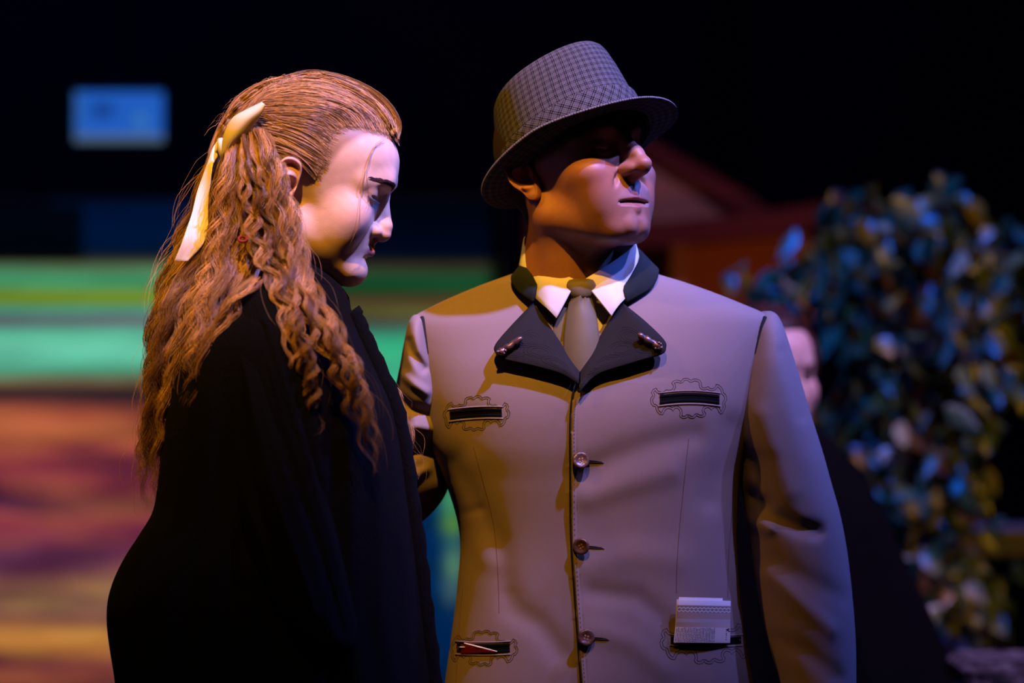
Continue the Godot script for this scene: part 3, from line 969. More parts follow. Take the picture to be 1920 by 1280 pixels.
func man_hat(t: Node3D) -> void:
	var hat := Node3D.new()
	hat.name = "hat"
	t.add_child(hat)
	hat.set_meta("label", "grey check felt hat with a short upturned brim")
	var b := head_basis(HAT_YAW, HAT_PITCH, HAT_ROLL, HAT_SCALE)
	var hx := Transform3D(b, px(HAT_PX.x, HAT_PX.y, HAT_Z))
	var felt := std(Color(1, 1, 1), 0.9, 0.0, 0.2)
	felt.albedo_texture = weave_tex()
	felt.heightmap_enabled = true
	felt.heightmap_texture = felt.albedo_texture
	felt.heightmap_scale = 0.02
	var nu := 120
	# crown: rows of height and scale, with a dented top
	var rows := [[-0.012, 1.0], [0.0, 1.0], [0.02, 0.985], [0.045, 0.955], [0.07, 0.915], [0.088, 0.872], [0.096, 0.84], [0.1005, 0.80], [0.102, 0.75], [0.101, 0.66], [0.097, 0.52], [0.092, 0.36], [0.089, 0.2], [0.088, 0.01]]
	var pts := PackedVector3Array()
	var uvs := PackedVector2Array()
	for r in rows:
		for i in nu + 1:
			var a := TAU * i / nu
			var dirn := Vector3(sin(a), 0, cos(a))
			var sx: float = 0.0795 * r[1]
			var sz: float = 0.0985 * r[1]
			# the front is pinched narrower high up
			var high := smoothstep(0.03, 0.1, r[0])
			sx *= 1.0 - 0.10 * high * smoothstep(-0.2, 1.0, dirn.z)
			var y: float = r[0] * (1.0 + 0.04 * dirn.z * high)
			pts.append(hx * Vector3(dirn.x * sx, y, dirn.z * sz + 0.005 * high))
			uvs.append(Vector2(float(i) / nu * 14.0, r[0] * 24.0 + (1.0 - r[1]) * 5.0))
	obj("crown", grid_mesh(pts, nu + 1, rows.size(), false, true, PackedColorArray(), uvs), felt, hat)
	# band of the same cloth, cut on the bias
	var bandm: StandardMaterial3D = felt.duplicate()
	pts.clear()
	uvs.clear()
	var brow := [[-0.006, 1.0], [-0.006, 1.022], [0.010, 1.024], [0.026, 1.010], [0.031, 1.004], [0.0315, 0.98]]
	for r in brow:
		for i in nu + 1:
			var a := TAU * i / nu
			pts.append(hx * Vector3(sin(a) * 0.0795 * r[1], r[0], cos(a) * 0.0985 * r[1]))
			var u := Vector2(float(i) / nu * 14.0, r[0] * 24.0)
			uvs.append(u.rotated(0.75))
	obj("hat_band", grid_mesh(pts, nu + 1, brow.size(), false, true, PackedColorArray(), uvs), bandm, hat)
	# brim: snapped down in front, turned up at the sides and back
	pts.clear()
	uvs.clear()
	var nb := 11
	var loop := []
	for k in nb: loop.append([float(k) / (nb - 1), 0.0])
	for k in nb: loop.append([1.0 - float(k) / (nb - 1), -0.0028])
	for q in loop:
		for i in nu + 1:
			var a := TAU * i / nu
			var d := Vector3(sin(a), 0, cos(a))
			var f: float = q[0]
			var wide := lerpf(BRIM_W[0], BRIM_W[1], pow(absf(d.x), 1.5))
			if d.z > 0.0: wide = lerpf(wide, BRIM_W[2], smoothstep(0.3, 1.0, d.z))
			var lift := lerpf(lerpf(BRIM_UP[0], BRIM_UP[1], smoothstep(-1.0, -0.1, d.z)), BRIM_UP[2], smoothstep(0.15, 0.95, d.z))
			var slope := f * f * lift * 0.7 + f * lift * 0.3
			var out := wide * f * (1.0 - 0.25 * smoothstep(0.01, 0.04, absf(lift)) * f)
			var pos := Vector3(d.x * (0.0795 + out), slope - 0.004 + q[1], d.z * (0.0985 + out))
			pts.append(hx * pos)
			uvs.append(Vector2(float(i) / nu * 14.0, f * 1.1))
	obj("brim", grid_mesh(pts, nu + 1, loop.size(), false, false, PackedColorArray(), uvs), felt, hat)

const HAT_YAW := 50.0
const HAT_PITCH := -31.0
const HAT_ROLL := -2.0
const HAT_Z := 0.04
const HAT_SCALE := 1.06
const HAT_PX := Vector2(1082, 284)
const BRIM_W := [0.036, 0.031, 0.038]
const BRIM_UP := [0.010, 0.008, -0.007]

func man_jacket(t: Node3D) -> void:
	var wool := cloth_mat(Color(0.535, 0.475, 0.46), 20.0, 0.018, 0.85, 0.15)
	wool.albedo_texture = noise_tex(512, 0.2, 2, 22, ramp([[0.0, Color(0.80, 0.80, 0.80)], [0.5, Color(0.94, 0.94, 0.94)], [1.0, Color(1, 1, 1)]]))
	var dark := cloth_mat(Color(0.105, 0.10, 0.09), 20.0, 0.04, 0.85, 0.04)
	var green := cloth_mat(Color(0.085, 0.12, 0.115), 50.0, 0.03, 0.8, 0.3)
	var thread := std(Color(0.10, 0.06, 0.05), 0.8)
	var j := obj("jacket", jacket_body(), wool, t, "taupe wool jacket with dark trim, standing collar and embroidered pockets")
	# sleeves
	var right := [[583.0, 1430.0, 1446.0, 0.0, 0.012], [588.0, 1424.0, 1455.0, 0.0, 0.03], [600.0, 1416.0, 1463.0, 0.0, 0.05], [620.0, 1409.0, 1471.0, 0.004, 0.066], [660.0, 1396.0, 1484.0, 0.008, 0.078], [700.0, 1382.0, 1497.0, 0.01, 0.083], [760.0, 1366.0, 1515.0, 0.012, 0.085], [830.0, 1369.0, 1537.0, 0.012, 0.083], [860.0, 1383.0, 1546.0, 0.012, 0.081], [900.0, 1388.0, 1557.0, 0.013, 0.079], [960.0, 1397.0, 1574.0, 0.016, 0.076], [1020.0, 1406.0, 1586.0, 0.02, 0.073], [1080.0, 1415.0, 1594.0, 0.026, 0.07], [1140.0, 1426.0, 1600.0, 0.032, 0.067], [1200.0, 1440.0, 1604.0, 0.04, 0.064], [1280.0, 1463.0, 1605.0, 0.05, 0.06], [1400.0, 1490.0, 1602.0, 0.065, 0.054], [1520.0, 1512.0, 1600.0, 0.08, 0.048]]
	var cr := [[[Vector2(1415, 930), Vector2(1450, 965), Vector2(1500, 990), Vector2(1530, 995)], 15.0, 0.011], [[Vector2(1400, 975), Vector2(1440, 990)], 14.0, -0.010], [[Vector2(1440, 1080), Vector2(1500, 1130), Vector2(1560, 1180)], 16.0, -0.006], [[Vector2(1450, 1050), Vector2(1520, 1090), Vector2(1580, 1120)], 20.0, 0.004], [[Vector2(1400, 840), Vector2(1420, 880), Vector2(1440, 940)], 14.0, 0.007], [[Vector2(1425, 780), Vector2(1450, 850), Vector2(1480, 920)], 22.0, -0.004], [[Vector2(1450, 1200), Vector2(1510, 1220), Vector2(1570, 1270)], 18.0, 0.005], [[Vector2(1410, 900), Vector2(1425, 925)], 10.0, -0.004], [[Vector2(1470, 660), Vector2(1490, 720), Vector2(1505, 780)], 12.0, 0.004]]
	obj("sleeve", slices(right, 110, 150, cr), wool, j)
	var left := [[590.0, 776.0, 792.0, 0.0, 0.012], [595.0, 771.0, 798.0, 0.0, 0.03], [605.0, 766.0, 799.0, 0.0, 0.05], [625.0, 761.0, 803.0, 0.0, 0.064], [655.0, 755.0, 810.0, -0.002, 0.074], [690.0, 749.0, 820.0, -0.005, 0.078], [730.0, 740.0, 833.0, -0.01, 0.08], [780.0, 726.0, 840.0, -0.018, 0.079], [830.0, 712.0, 841.0, -0.027, 0.076], [870.0, 704.0, 838.0, -0.034, 0.073], [905.0, 698.0, 842.0, -0.04, 0.07], [930.0, 695.0, 834.0, -0.044, 0.064], [955.0, 697.0, 816.0, -0.048, 0.054], [975.0, 705.0, 795.0, -0.05, 0.04], [990.0, 725.0, 772.0, -0.052, 0.015]]
	var cl := [[[Vector2(765, 640), Vector2(775, 665), Vector2(795, 690)], 9.0, 0.010], [[Vector2(750, 700), Vector2(775, 720), Vector2(800, 735)], 9.0, -0.007], [[Vector2(745, 745), Vector2(770, 765), Vector2(805, 775)], 11.0, 0.011], [[Vector2(755, 810), Vector2(780, 800), Vector2(815, 805)], 10.0, -0.007], [[Vector2(755, 850), Vector2(790, 840), Vector2(825, 850)], 14.0, 0.011], [[Vector2(760, 900), Vector2(800, 880)], 10.0, -0.006]]
	var fore := tube([px(760, 925, -0.055), px(700, 905, -0.075), px(640, 890, -0.09), px(560, 870, -0.1), px(500, 850, -0.1)], [0.055, 0.056, 0.052, 0.045, 0.04], 40)
	obj("sleeve", joined([slices(left, 110, 130, cl), fore]), wool, j)
	# the front panel that laps over, with its dark edge
	var edge := []
	for r in LAP: edge.append(Vector2(r[1] + 0.5, minf(r[0], 1515.0)))
	edge[0].y = 713.0
	var inner := []
	for q in edge: inner.append(q + Vector2(13, 0))
	var panel := patch(edge, inner, 160, 6, func(_u, v): return 0.0009 - 0.0012 * v * v, 0.0045)
	obj("front_edge", panel, wool, j)
	obj("edge_piping", cord(subdivide(edge, 90), 0.0016, 0.0016, 8), dark, j)
	var sti := []
	for k in 90:
		var q: Vector2 = catmull(edge, 0.14 + 0.85 * k / 89.0) + Vector2(7, 0)
		sti.append(cord([q, q + Vector2(0.6, 2.6)], 0.0003, 0.0009, 4))
	obj("stitching", joined(sti), thread, j)
	# seams and darts
	for path in [[Vector2(888, 838), Vector2(905, 900), Vector2(925, 980), Vector2(933, 1060), Vector2(936, 1150)], [Vector2(1291, 822), Vector2(1283, 900), Vector2(1274, 990), Vector2(1269, 1060), Vector2(1268, 1112)], [Vector2(1377, 870), Vector2(1372, 960), Vector2(1366, 1040), Vector2(1364, 1120)], [Vector2(868, 1100), Vector2(861, 1180), Vector2(855, 1290)]]:
		obj("seam", cord(subdivide(path, 30), 0.00055, -0.0002, 5), std(Color(0.36, 0.27, 0.21), 0.9), j)
	# wedges of dark cloth in the shoulder seams
	for side in 2:
		var rows: Array = [left, right][side]
		var wp := []
		var wr := []
		for k in 16:
			var y := lerpf(596.0, 662.0, k / 15.0)
			var l := table(rows, y, 1)
			var r := table(rows, y, 2)
			var mid := (l + r) / 2.0
			var inner_edge: float = [r, l][side]
			# where the sleeve dips under the body of the jacket
			var best := Vector3.ZERO
			for m in 60:
				var x := lerpf(mid, inner_edge, m / 60.0)
				var u := (x - mid) / ((r - l) / 2.0)
				var z := table(rows, y, 3) + table(rows, y, 4) * sqrt(maxf(1.0 - u * u, 0.0))
				var jz := jacket_z(x, y)
				best = px(x, y, 0.0) * Vector3(1, 1, 0) + Vector3(0, 0, maxf(z, jz) + 0.0012)
				if jz >= z: break
			wp.append(best)
			wr.append(lerpf(0.0030, 0.0008, k / 15.0))
		obj("shoulder_piping", tube(wp, wr, 8), dark, j)
	# buttons and buttonholes
	for bt in [[Vector2(1089, 863), Vector3(-0.25, 0.15, 0.1)], [Vector2(1090, 1024), Vector3(0.05, -0.3, 0.5)], [Vector2(1099, 1195), Vector3(-0.1, 0.1, -0.3)]]:
		var at := on_jacket(bt[0].x, bt[0].y, 0.004)
		var bm := button_mesh(at, 0.0108, bt[1])
		var horn := std(Color(0.30, 0.21, 0.17), 0.35)
		relief(horn, noise_tex(256, 0.02, 4, 31), 0.1, 20.0)
		var bo := obj("button", bm[0], horn, j)
		obj("thread", bm[1], std(Color(0.55, 0.38, 0.25), 0.8), bo)
		var hole := []
		for yy in [-1.6, 1.6]: hole.append(cord([bt[0] + Vector2(12, 1 + yy), bt[0] + Vector2(26, 2 + yy), bt[0] + Vector2(39, 3 + yy * 0.4)], 0.0007, 0.0004, 5))
		hole.append(cord([bt[0] + Vector2(38, 3), bt[0] + Vector2(43, 5)], 0.0005, 0.0004, 5))
		obj("buttonhole", joined(hole), thread, j)
	# pockets
	for pc in [[Vector2(892, 775), 49.0, 8.0, -0.055, 2.5, -1.0], [Vector2(1293, 747), 56.0, 9.0, 0.0, 4.5, 1.0], [Vector2(906, 1215), 50.0, 9.0, 0.0, -2.0, -1.0], [Vector2(1324, 1201), 66.0, 7.0, 0.0, -3.0, 1.0]]:
		var po := obj("pocket", pocket(pc[0], pc[1], pc[2], pc[3], pc[4]), std(Color(0.02, 0.023, 0.024), 0.8, 0.0, 0.2), j)
		var welt := []
		for s in [-1.0, 1.0]:
			var path := []
			for k in 21:
				var u := -1.0 + k / 10.0
				path.append(Vector2(u * (pc[1] + 2.0), s * (pc[2] + 3.2) + pc[4] * (u * u - 0.5)).rotated(pc[3]) + pc[0])
			welt.append(cord(path, 0.0011, 0.0001, 6))
		obj("welt", joined(welt), wool, j)
		obj("embroidery", embroidery(pc[0], pc[1], pc[3], 1.0, pc[5]), thread, j)
	# standing collar: two ends in front joined behind the neck
	var low := [Vector3(1001, 566, 0.0760), Vector3(972, 546, 0.0567), Vector3(962, 524, 0.0400), Vector3(975, 512, 0.0067), Vector3(1020, 500, -0.0550), Vector3(1095, 494, -0.0750), Vector3(1170, 492, -0.0550), Vector3(1222, 502, 0.0067), Vector3(1231, 515, 0.0400), Vector3(1217, 542, 0.0587), Vector3(1171, 567, 0.0760)]
	var high := [Vector3(1007, 538, 0.0700), Vector3(1000, 520, 0.0587), Vector3(988, 503, 0.0413), Vector3(992, 480, 0.0080), Vector3(1030, 462, -0.0450), Vector3(1095, 456, -0.0620), Vector3(1155, 456, -0.0450), Vector3(1194, 470, 0.0080), Vector3(1198, 486, 0.0413), Vector3(1184, 516, 0.0600), Vector3(1169, 544, 0.0700)]
	var cp := PackedVector3Array()
	for jj in 9:
		var v := jj / 8.0
		for i in 81:
			var u := i / 80.0
			var a: Vector3 = catmull(low, u)
			var c: Vector3 = catmull(high, u)
			var q := a.lerp(c, v)
			var swell := sin(v * PI) * 0.004
			cp.append(px(q.x, q.y, q.z + swell * signf(q.z + 0.001)))
	obj("collar", slab(cp, 81, 9, 0.004, true), green, j, "dark green standing collar")
	# lapels with a pin on each
	var l_in := [Vector2(1000, 567), Vector2(1028, 607), Vector2(1057, 651), Vector2(1087, 697)]
	var l_out := [Vector2(1000, 567), Vector2(962, 606), Vector2(929, 645), Vector2(929, 662), Vector2(942, 673), Vector2(1000, 686), Vector2(1050, 700), Vector2(1084, 720)]
	var r_in := [Vector2(1165, 566), Vector2(1140, 604), Vector2(1113, 650), Vector2(1087, 697)]
	var r_out := [Vector2(1165, 566), Vector2(1205, 598), Vector2(1243, 635), Vector2(1248, 652), Vector2(1238, 664), Vector2(1180, 682), Vector2(1120, 702), Vector2(1086, 736)]
	for side in 2:
		var lin: Array = [l_in, r_in][side]
		var lout: Array = [l_out, r_out][side]
		var roll := func(u, v): return 0.006 + 0.0115 * sin(v * 1.25) * smoothstep(0.0, 0.35, u) * (1.0 - 0.25 * smoothstep(0.8, 1.0, u)) + 0.004 * sin(v * PI)
		var lp := obj("lapel", patch(lin, lout, 40, 18, roll, 0.0035), dark, j, "dark charcoal lapel folded outward")
		# faint stitched whorls
		var wh := []
		for c in [[0.42, 0.42], [0.62, 0.45], [0.78, 0.55], [0.5, 0.72]]:
			for rr in 3:
				var path := []
				for k in 19:
					var an: float = k * 0.36 + c[0] * 9.0
					var rad0 := 0.05 + 0.035 * rr + 0.002 * k
					var u: float = clampf(c[0] + cos(an) * rad0 * 0.8, 0.05, 0.97)
					var v: float = clampf(c[1] + sin(an) * rad0 * 1.5, 0.06, 0.92)
					var q: Vector2 = (catmull(lin, u) as Vector2).lerp(catmull(lout, u), v)
					path.append(on_jacket_flat(q.x, q.y) + Vector3(0, 0, roll.call(u, v) + 0.0001))
				wh.append(tube(path, 0.00032, 4, false))
		obj("embroidery", joined(wh), std(Color(0.075, 0.07, 0.064), 0.9), lp)
		var pin_at: Vector2 = [Vector2(957, 648), Vector2(1217, 640)][side]
		var pin_dir: Vector2 = [Vector2(22, -15), Vector2(22, 13)][side]
		var base := on_jacket_flat(pin_at.x, pin_at.y) + Vector3(0, 0, 0.0225)
		var path := []
		var rad := []
		for k in 19:
			var f := k / 18.0 * 2.0 - 1.0
			path.append(base + Vector3(pin_dir.x, -pin_dir.y, 0) * f / 1450.0 + Vector3(0, 0.0006 * sin(k * 1.3), 0.0008 * sin(k * 0.9)))
			var toe := f * (1.0 if side == 1 else -1.0)
			rad.append((0.0046 + 0.0005 * sin(k * 1.1) + 0.0014 * smoothstep(0.35, 0.8, toe)) * sqrt(maxf(0.12, 1.0 - pow(absf(f), 6.0))))
		var lumps := [tube(path, rad, 12)]
		for k in 9:
			var f: float = rng.randf_range(0.45, 1.0) * (1.0 if side == 1 else -1.0)
			var across := Vector3(pin_dir.y, pin_dir.x, 0).normalized() * rng.randf_range(-0.004, 0.004)
			lumps.append(moved(lathe(ball(rng.randf_range(0.0016, 0.0026)), 8), Transform3D(Basis.IDENTITY, base + Vector3(pin_dir.x, -pin_dir.y, 0) * f / 1450.0 + across + Vector3(0, 0, 0.0035))))
		obj("lapel_pin", joined(lumps), std(Color(0.40, 0.31, 0.30), 0.35, 0.6), j, "small cast metal deer foot pin")

func man_shirt(t: Node3D) -> void:
	var white := cloth_mat(Color(0.80, 0.79, 0.77), 40.0, 0.01, 0.7, 0.0)
	# shirt front seen in the open neck
	var sp := PackedVector3Array()
	for j in 24:
		var y := lerpf(515.0, 706.0, j / 23.0)
		var half := lerpf(112.0, 24.0, clampf((y - 560.0) / 140.0, 0.0, 1.0))
		for i in 24:
			var x := 1086.0 + half * (-1.0 + 2.0 * i / 23.0)
			var q := on_jacket_flat(x, y)
			sp.append(q + Vector3(0, 0, -0.009 + 0.002 * sin(x * 0.11 + y * 0.05)))
	var sh := obj("shirt", slab(sp, 24, 24, 0.003, false, PackedVector2Array(), true), white, t, "white shirt")
	# shirt collar: fold line, then the falling leaf with two points
	var fold := [Vector3(1081, 527, 0.0780), Vector3(1040, 508, 0.0680), Vector3(1004, 486, 0.0467), Vector3(984, 456, 0.0200), Vector3(1000, 430, -0.0200), Vector3(1060, 412, -0.0450), Vector3(1120, 412, -0.0450), Vector3(1172, 432, -0.0200), Vector3(1188, 458, 0.0200), Vector3(1160, 484, 0.0467), Vector3(1124, 508, 0.0680), Vector3(1093, 527, 0.0780)]
	var fall := [Vector3(1044, 597, 0.0960), Vector3(1024, 576, 0.0900), Vector3(998, 550, 0.0600), Vector3(975, 515, 0.0300), Vector3(990, 480, -0.0250), Vector3(1060, 462, -0.0550), Vector3(1120, 462, -0.0550), Vector3(1184, 478, -0.0250), Vector3(1204, 512, 0.0300), Vector3(1184, 545, 0.0600), Vector3(1160, 572, 0.0900), Vector3(1146, 593, 0.0960)]
	var cp := PackedVector3Array()
	for j in 9:
		var v := j / 8.0
		for i in 89:
			var u := i / 88.0
			var a: Vector3 = catmull(fold, u)
			var b: Vector3 = catmull(fall, u)
			var q := a.lerp(b, v)
			cp.append(px(q.x, q.y, q.z + 0.004 * sin(v * PI)))
	obj("shirt_collar", slab(cp, 89, 9, 0.0022, false), white, sh, "white shirt collar with two points")
	# its stand inside, around the neck
	var st := PackedVector3Array()
	for j in 4:
		for i in 89:
			var a: Vector3 = catmull(fold, i / 88.0)
			st.append(px(a.x, a.y + 16.0 * j, a.z - 0.003))
	obj("collar_stand", slab(st, 89, 4, 0.002, false), white, sh)
	# tie
	var silk := std(Color(0.36, 0.325, 0.21), 0.5, 0.0, 0.4)
	silk.rim_enabled = true
	silk.rim = 0.3
	relief(silk, noise_tex(512, 0.2, 2, 23), 0.01, 50.0)
	var tie := Node3D.new()
	tie.name = "necktie"
	t.add_child(tie)
	tie.set_meta("label", "olive necktie in a small knot")
	var strip := func(rows: Array, nv: int, bulge: float, thick: float) -> ArrayMesh:
		var pts := PackedVector3Array()
		for j in nv:
			var f := float(j) / (nv - 1)
			var r: Vector4 = catmull(rows, f)
			for i in 21:
				var u := -1.0 + i / 10.0
				var x := lerpf(r.y, r.z, (u + 1.0) / 2.0)
				var crease := 0.0
				if nv > 20: crease = -0.003 * exp(-pow((u - 0.15) / 0.16, 2.0)) * (1.0 - smoothstep(0.0, 0.35, f)) - 0.002 * exp(-pow((u - 0.55) / 0.12, 2.0)) * (1.0 - smoothstep(0.0, 0.25, f))
				pts.append(px(x, r.x, r.w + bulge * (1.0 - u * u) + crease))
		return slab(pts, 21, nv, thick, false, PackedVector2Array(), true)
	obj("knot", strip.call([Vector4(522, 1073, 1108, 0.076), Vector4(527, 1065, 1114, 0.082), Vector4(538, 1062, 1118, 0.0855), Vector4(549, 1067, 1113, 0.0865), Vector4(557, 1072, 1108, 0.0855), Vector4(562, 1075, 1106, 0.081)], 18, 0.0045, 0.004), silk, tie)
	obj("blade", strip.call([Vector4(554, 1075, 1107, 0.0830), Vector4(570, 1066, 1113, 0.0853), Vector4(600, 1060, 1120, 0.0930), Vector4(640, 1056, 1125, 0.1013), Vector4(690, 1055, 1128, 0.1081), Vector4(730, 1056, 1130, 0.1084)], 40, 0.008, 0.002), silk, tie)
	obj("tail", strip.call([Vector4(572, 1056, 1080, 0.0776), Vector4(590, 1048, 1076, 0.0824), Vector4(615, 1038, 1070, 0.0873), Vector4(640, 1034, 1066, 0.0913), Vector4(680, 1036, 1064, 0.0946)], 16, 0.003, 0.002), silk, tie)

func man_legs(t: Node3D) -> void:
	var grey := cloth_mat(Color(0.16, 0.15, 0.15), 40.0, 0.03)
	var leg := []
	for s in [[900.0, 1120.0], [1125.0, 1350.0]]:
		var rows := [[1440.0, s[0] - 50.0, s[1] + 40.0, 0.0, 0.11], [1560.0, s[0] - 25.0, s[1] + 10.0, 0.0, 0.1], [1900.0, s[0] + 15.0, s[1] - 15.0, 0.0, 0.08], [2300.0, s[0] + 35.0, s[1] - 25.0, -0.01, 0.07], [2640.0, s[0] + 40.0, s[1] - 25.0, -0.01, 0.07]]
		leg.append(slices(rows, 40, 40, []))
	obj("trousers", joined(leg), grey, t)
	var leather := std(Color(0.05, 0.035, 0.03), 0.35)
	for x in [1022.0, 1243.0]:
		var c := px(x, 640, 0.0)
		obj("shoe", shoe(Vector3(c.x, 0, 0.02), 0.0), leather, t)
	# the hanging hand at the end of the sleeve
	var hp := px(1556, 1500, 0.08)
	obj("hand", hand(Transform3D(Basis(Vector3(0, 0, 1), Vector3(0, -1, 0), Vector3(1, 0, 0)), hp)), with_flat(Color(0.72, 0.56, 0.48)), t)
	var hq := px(505, 850, -0.1)
	obj("hand", hand(Transform3D(Basis(Vector3(0, 0.2, -1).normalized(), Vector3(-1, 0, 0), Vector3(0, 1, 0.2).normalized()), hq)), with_flat(Color(0.72, 0.56, 0.48)), t)

func with_flat(c: Color) -> StandardMaterial3D:
	return std(c, 0.5)

# a relaxed hand: wrist at the origin, fingers along +y, palm facing +z
func hand(tr: Transform3D) -> ArrayMesh:
	var parts := []
	var palm := PackedVector3Array()
	var rows := [[-0.03, 0.027, 0.019], [0.0, 0.028, 0.019], [0.02, 0.034, 0.018], [0.05, 0.041, 0.016], [0.08, 0.042, 0.014], [0.095, 0.040, 0.011], [0.1, 0.036, 0.006]]
	for r in rows:
		for i in 24:
			var a := TAU * i / 24
			palm.append(Vector3(cos(a) * r[1], r[0], sin(a) * r[2]))
	parts.append(grid_mesh(palm, 24, rows.size(), true, true))
	for f in 4:
		var x: float = [-0.031, -0.0105, 0.0105, 0.030][f]
		var l: float = [0.062, 0.074, 0.080, 0.072][f]
		var b := Vector3(x, 0.085, 0.0)
		var q := [b, b + Vector3(x * 0.1, l * 0.48, 0.006), b + Vector3(x * 0.12, l * 0.78, 0.018), b + Vector3(x * 0.12, l * 0.97, 0.034)]
		parts.append(tube(subdivide(q, 10), [0.0095, 0.0095, 0.0092, 0.0092, 0.0088, 0.0088, 0.0084, 0.008, 0.0072, 0.0045], 10))
	var th := [Vector3(0.022, 0.02, 0.004), Vector3(0.043, 0.045, 0.014), Vector3(0.052, 0.072, 0.022), Vector3(0.05, 0.095, 0.028)]
	parts.append(tube(subdivide(th, 10), [0.014, 0.0135, 0.0125, 0.0115, 0.011, 0.0108, 0.0105, 0.0098, 0.0085, 0.005], 10))
	return moved(joined(parts), tr)

func shoe(at: Vector3, yaw: float) -> ArrayMesh:
	var pts := PackedVector3Array()
	var rows := [[-0.10, 0.004, 0.03], [-0.098, 0.03, 0.08], [-0.07, 0.037, 0.1], [-0.02, 0.037, 0.1], [0.03, 0.041, 0.075], [0.09, 0.047, 0.055], [0.14, 0.044, 0.045], [0.175, 0.03, 0.034], [0.185, 0.004, 0.02]]
	for r in rows:
		for i in 24:
			var a := TAU * i / 24
			pts.append(at + Vector3(cos(a) * r[1], maxf(0.0, r[2] * 0.45 + sin(a) * r[2] * 0.55), r[0]).rotated(Vector3.UP, yaw))
	return grid_mesh(pts, 24, rows.size(), true, false)

func leaflet() -> void:
	# printed sheet folded once, standing in the lower pocket
	var n := 256
	var im := Image.create(n, n, false, Image.FORMAT_RGB8)
	rng.seed = 77
	for y in n:
		for x in n:
			var c := Color(0.78, 0.72, 0.66)
			var fy := float(y) / n
			var fx := float(x) / n
			if fy < 0.12: c = Color(0.93, 0.93, 0.95)
			elif fy < 0.30:
				var zig := absf(fposmod(fx * 13.0, 1.0) - 0.5) * 2.0
				var z2 := (fy - 0.15) / 0.13
				c = Color(0.55, 0.50, 0.47)
				if absf(z2 - 0.15 - zig * 0.25) < 0.11 or absf(z2 - 0.95 + zig * 0.25) < 0.11: c = Color(0.82, 0.82, 0.80)
				if absf(z2 - 0.5) > 0.62: c = Color(0.74, 0.69, 0.64)
			elif fy < 0.44: c = Color(0.66, 0.58, 0.54)
			elif fy < 0.52: c = Color(0.72, 0.71, 0.70) if (int(fx * 40) + int(fy * 60)) % 2 == 0 else Color(0.66, 0.62, 0.60)
			elif fy < 0.64: c = Color(0.64, 0.56, 0.52).lerp(Color(0.74, 0.68, 0.64), fx)
			else:
				c = Color(0.80, 0.77, 0.74)
			im.set_pixel(x, y, c)
	# columns of tiny type, set sideways
	for k in 26:
		var x := 6 + k * 7
		var y := 166 + rng.randi_range(0, 8)
		while y < 250:
			var l := rng.randi_range(2, 9)
			im.fill_rect(Rect2i(x, y, 3, mini(l, 252 - y)), Color(0.14, 0.12, 0.14))
			y += l + rng.randi_range(1, 3)
	for k in 5: im.fill_rect(Rect2i(236, 185 + k * 12, 4, rng.randi_range(4, 9)), Color(0.16, 0.14, 0.15))
	for q in [Vector2i(244, 168), Vector2i(240, 176), Vector2i(246, 182), Vector2i(236, 172)]: im.fill_rect(Rect2i(q, Vector2i(9, 7)), Color(0.10, 0.09, 0.10))
	var print_mat := std(Color(1, 1, 1), 0.55)
	print_mat.albedo_texture = ImageTexture.create_from_image(im)
	var t := thing("leaflet", on_jacket(1318, 1205, 0.0), "folded printed leaflet with zigzag bands and small type, tucked in the lower jacket pocket", "leaflet")
	var sheet := func(c: Array, nx: int, off: float) -> ArrayMesh:
		var pts := PackedVector3Array()
		var uv := PackedVector2Array()
		for j in 10:
			for i in nx:
				var u := float(i) / (nx - 1)
				var v := j / 9.0
				var a: Vector2 = (c[0] as Vector2).lerp(c[1], u)
				var b: Vector2 = (c[3] as Vector2).lerp(c[2], u)
				var q := a.lerp(b, v)
				pts.append(on_jacket(q.x, q.y, 0.0042 + 0.006 * (1.0 - v) + off + 0.002 * sin(u * PI)))
				uv.append(Vector2(u, v))
		return slab(pts, nx, 10, 0.0006, false, uv, true)
	obj("front_leaf", sheet.call([Vector2(1272, 1124), Vector2(1370, 1126), Vector2(1369, 1205), Vector2(1263, 1204)], 14, 0.0025), print_mat, t)
	obj("inner_leaf", sheet.call([Vector2(1273, 1119), Vector2(1355, 1121), Vector2(1355, 1206), Vector2(1266, 1206)], 12, 0.0008), std(Color(0.93, 0.93, 0.95), 0.6), t)
	obj("back_leaf", sheet.call([Vector2(1269, 1123), Vector2(1340, 1124), Vector2(1340, 1206), Vector2(1264, 1206)], 12, -0.0008), std(Color(0.9, 0.9, 0.93), 0.6), t)
	# booklet showing in the other lower pocket
	var k := thing("booklet", on_jacket(900, 1218, 0.0), "thin dark red booklet barely showing in the lower pocket beside the woman", "booklet")
	var cover := PackedVector3Array()
	for j in 6:
		for i in 14:
			var u := i / 13.0
			var v := j / 5.0
			var top := lerpf(1207.0, 1222.0, u)
			var q := Vector2(lerpf(864.0, 930.0, u), lerpf(top, 1226.0 - 3.0 * u, v))
			cover.append(on_jacket(q.x, q.y, 0.0032 - 0.001 * v))
	obj("cover", slab(cover, 14, 6, 0.0008, false, PackedVector2Array(), true), std(Color(0.36, 0.06, 0.07), 0.4), k)
	obj("page_edge", tube([on_jacket(871, 1206, 0.0035), on_jacket(895, 1212, 0.0036), on_jacket(932, 1221, 0.003)], [0.0011, 0.0013, 0.0006], 6), std(Color(0.85, 0.75, 0.6), 0.6), k)
	obj("page_corner", tube([on_jacket(862, 1213, 0.0035), on_jacket(871, 1213, 0.0037)], 0.0008, 6), std(Color(0.9, 0.88, 0.88), 0.6), k)
# ---------------------------------------------------------------- the woman
const WZ := 0.20                  # her middle plane; she faces +x, her right side is nearest
const W_YAW := 88.0
const W_PITCH := 16.0
const W_ROLL := 0.0
const W_SCALE := 1.0
var near := {}                    # nearest depth of her head per 4-pixel cell

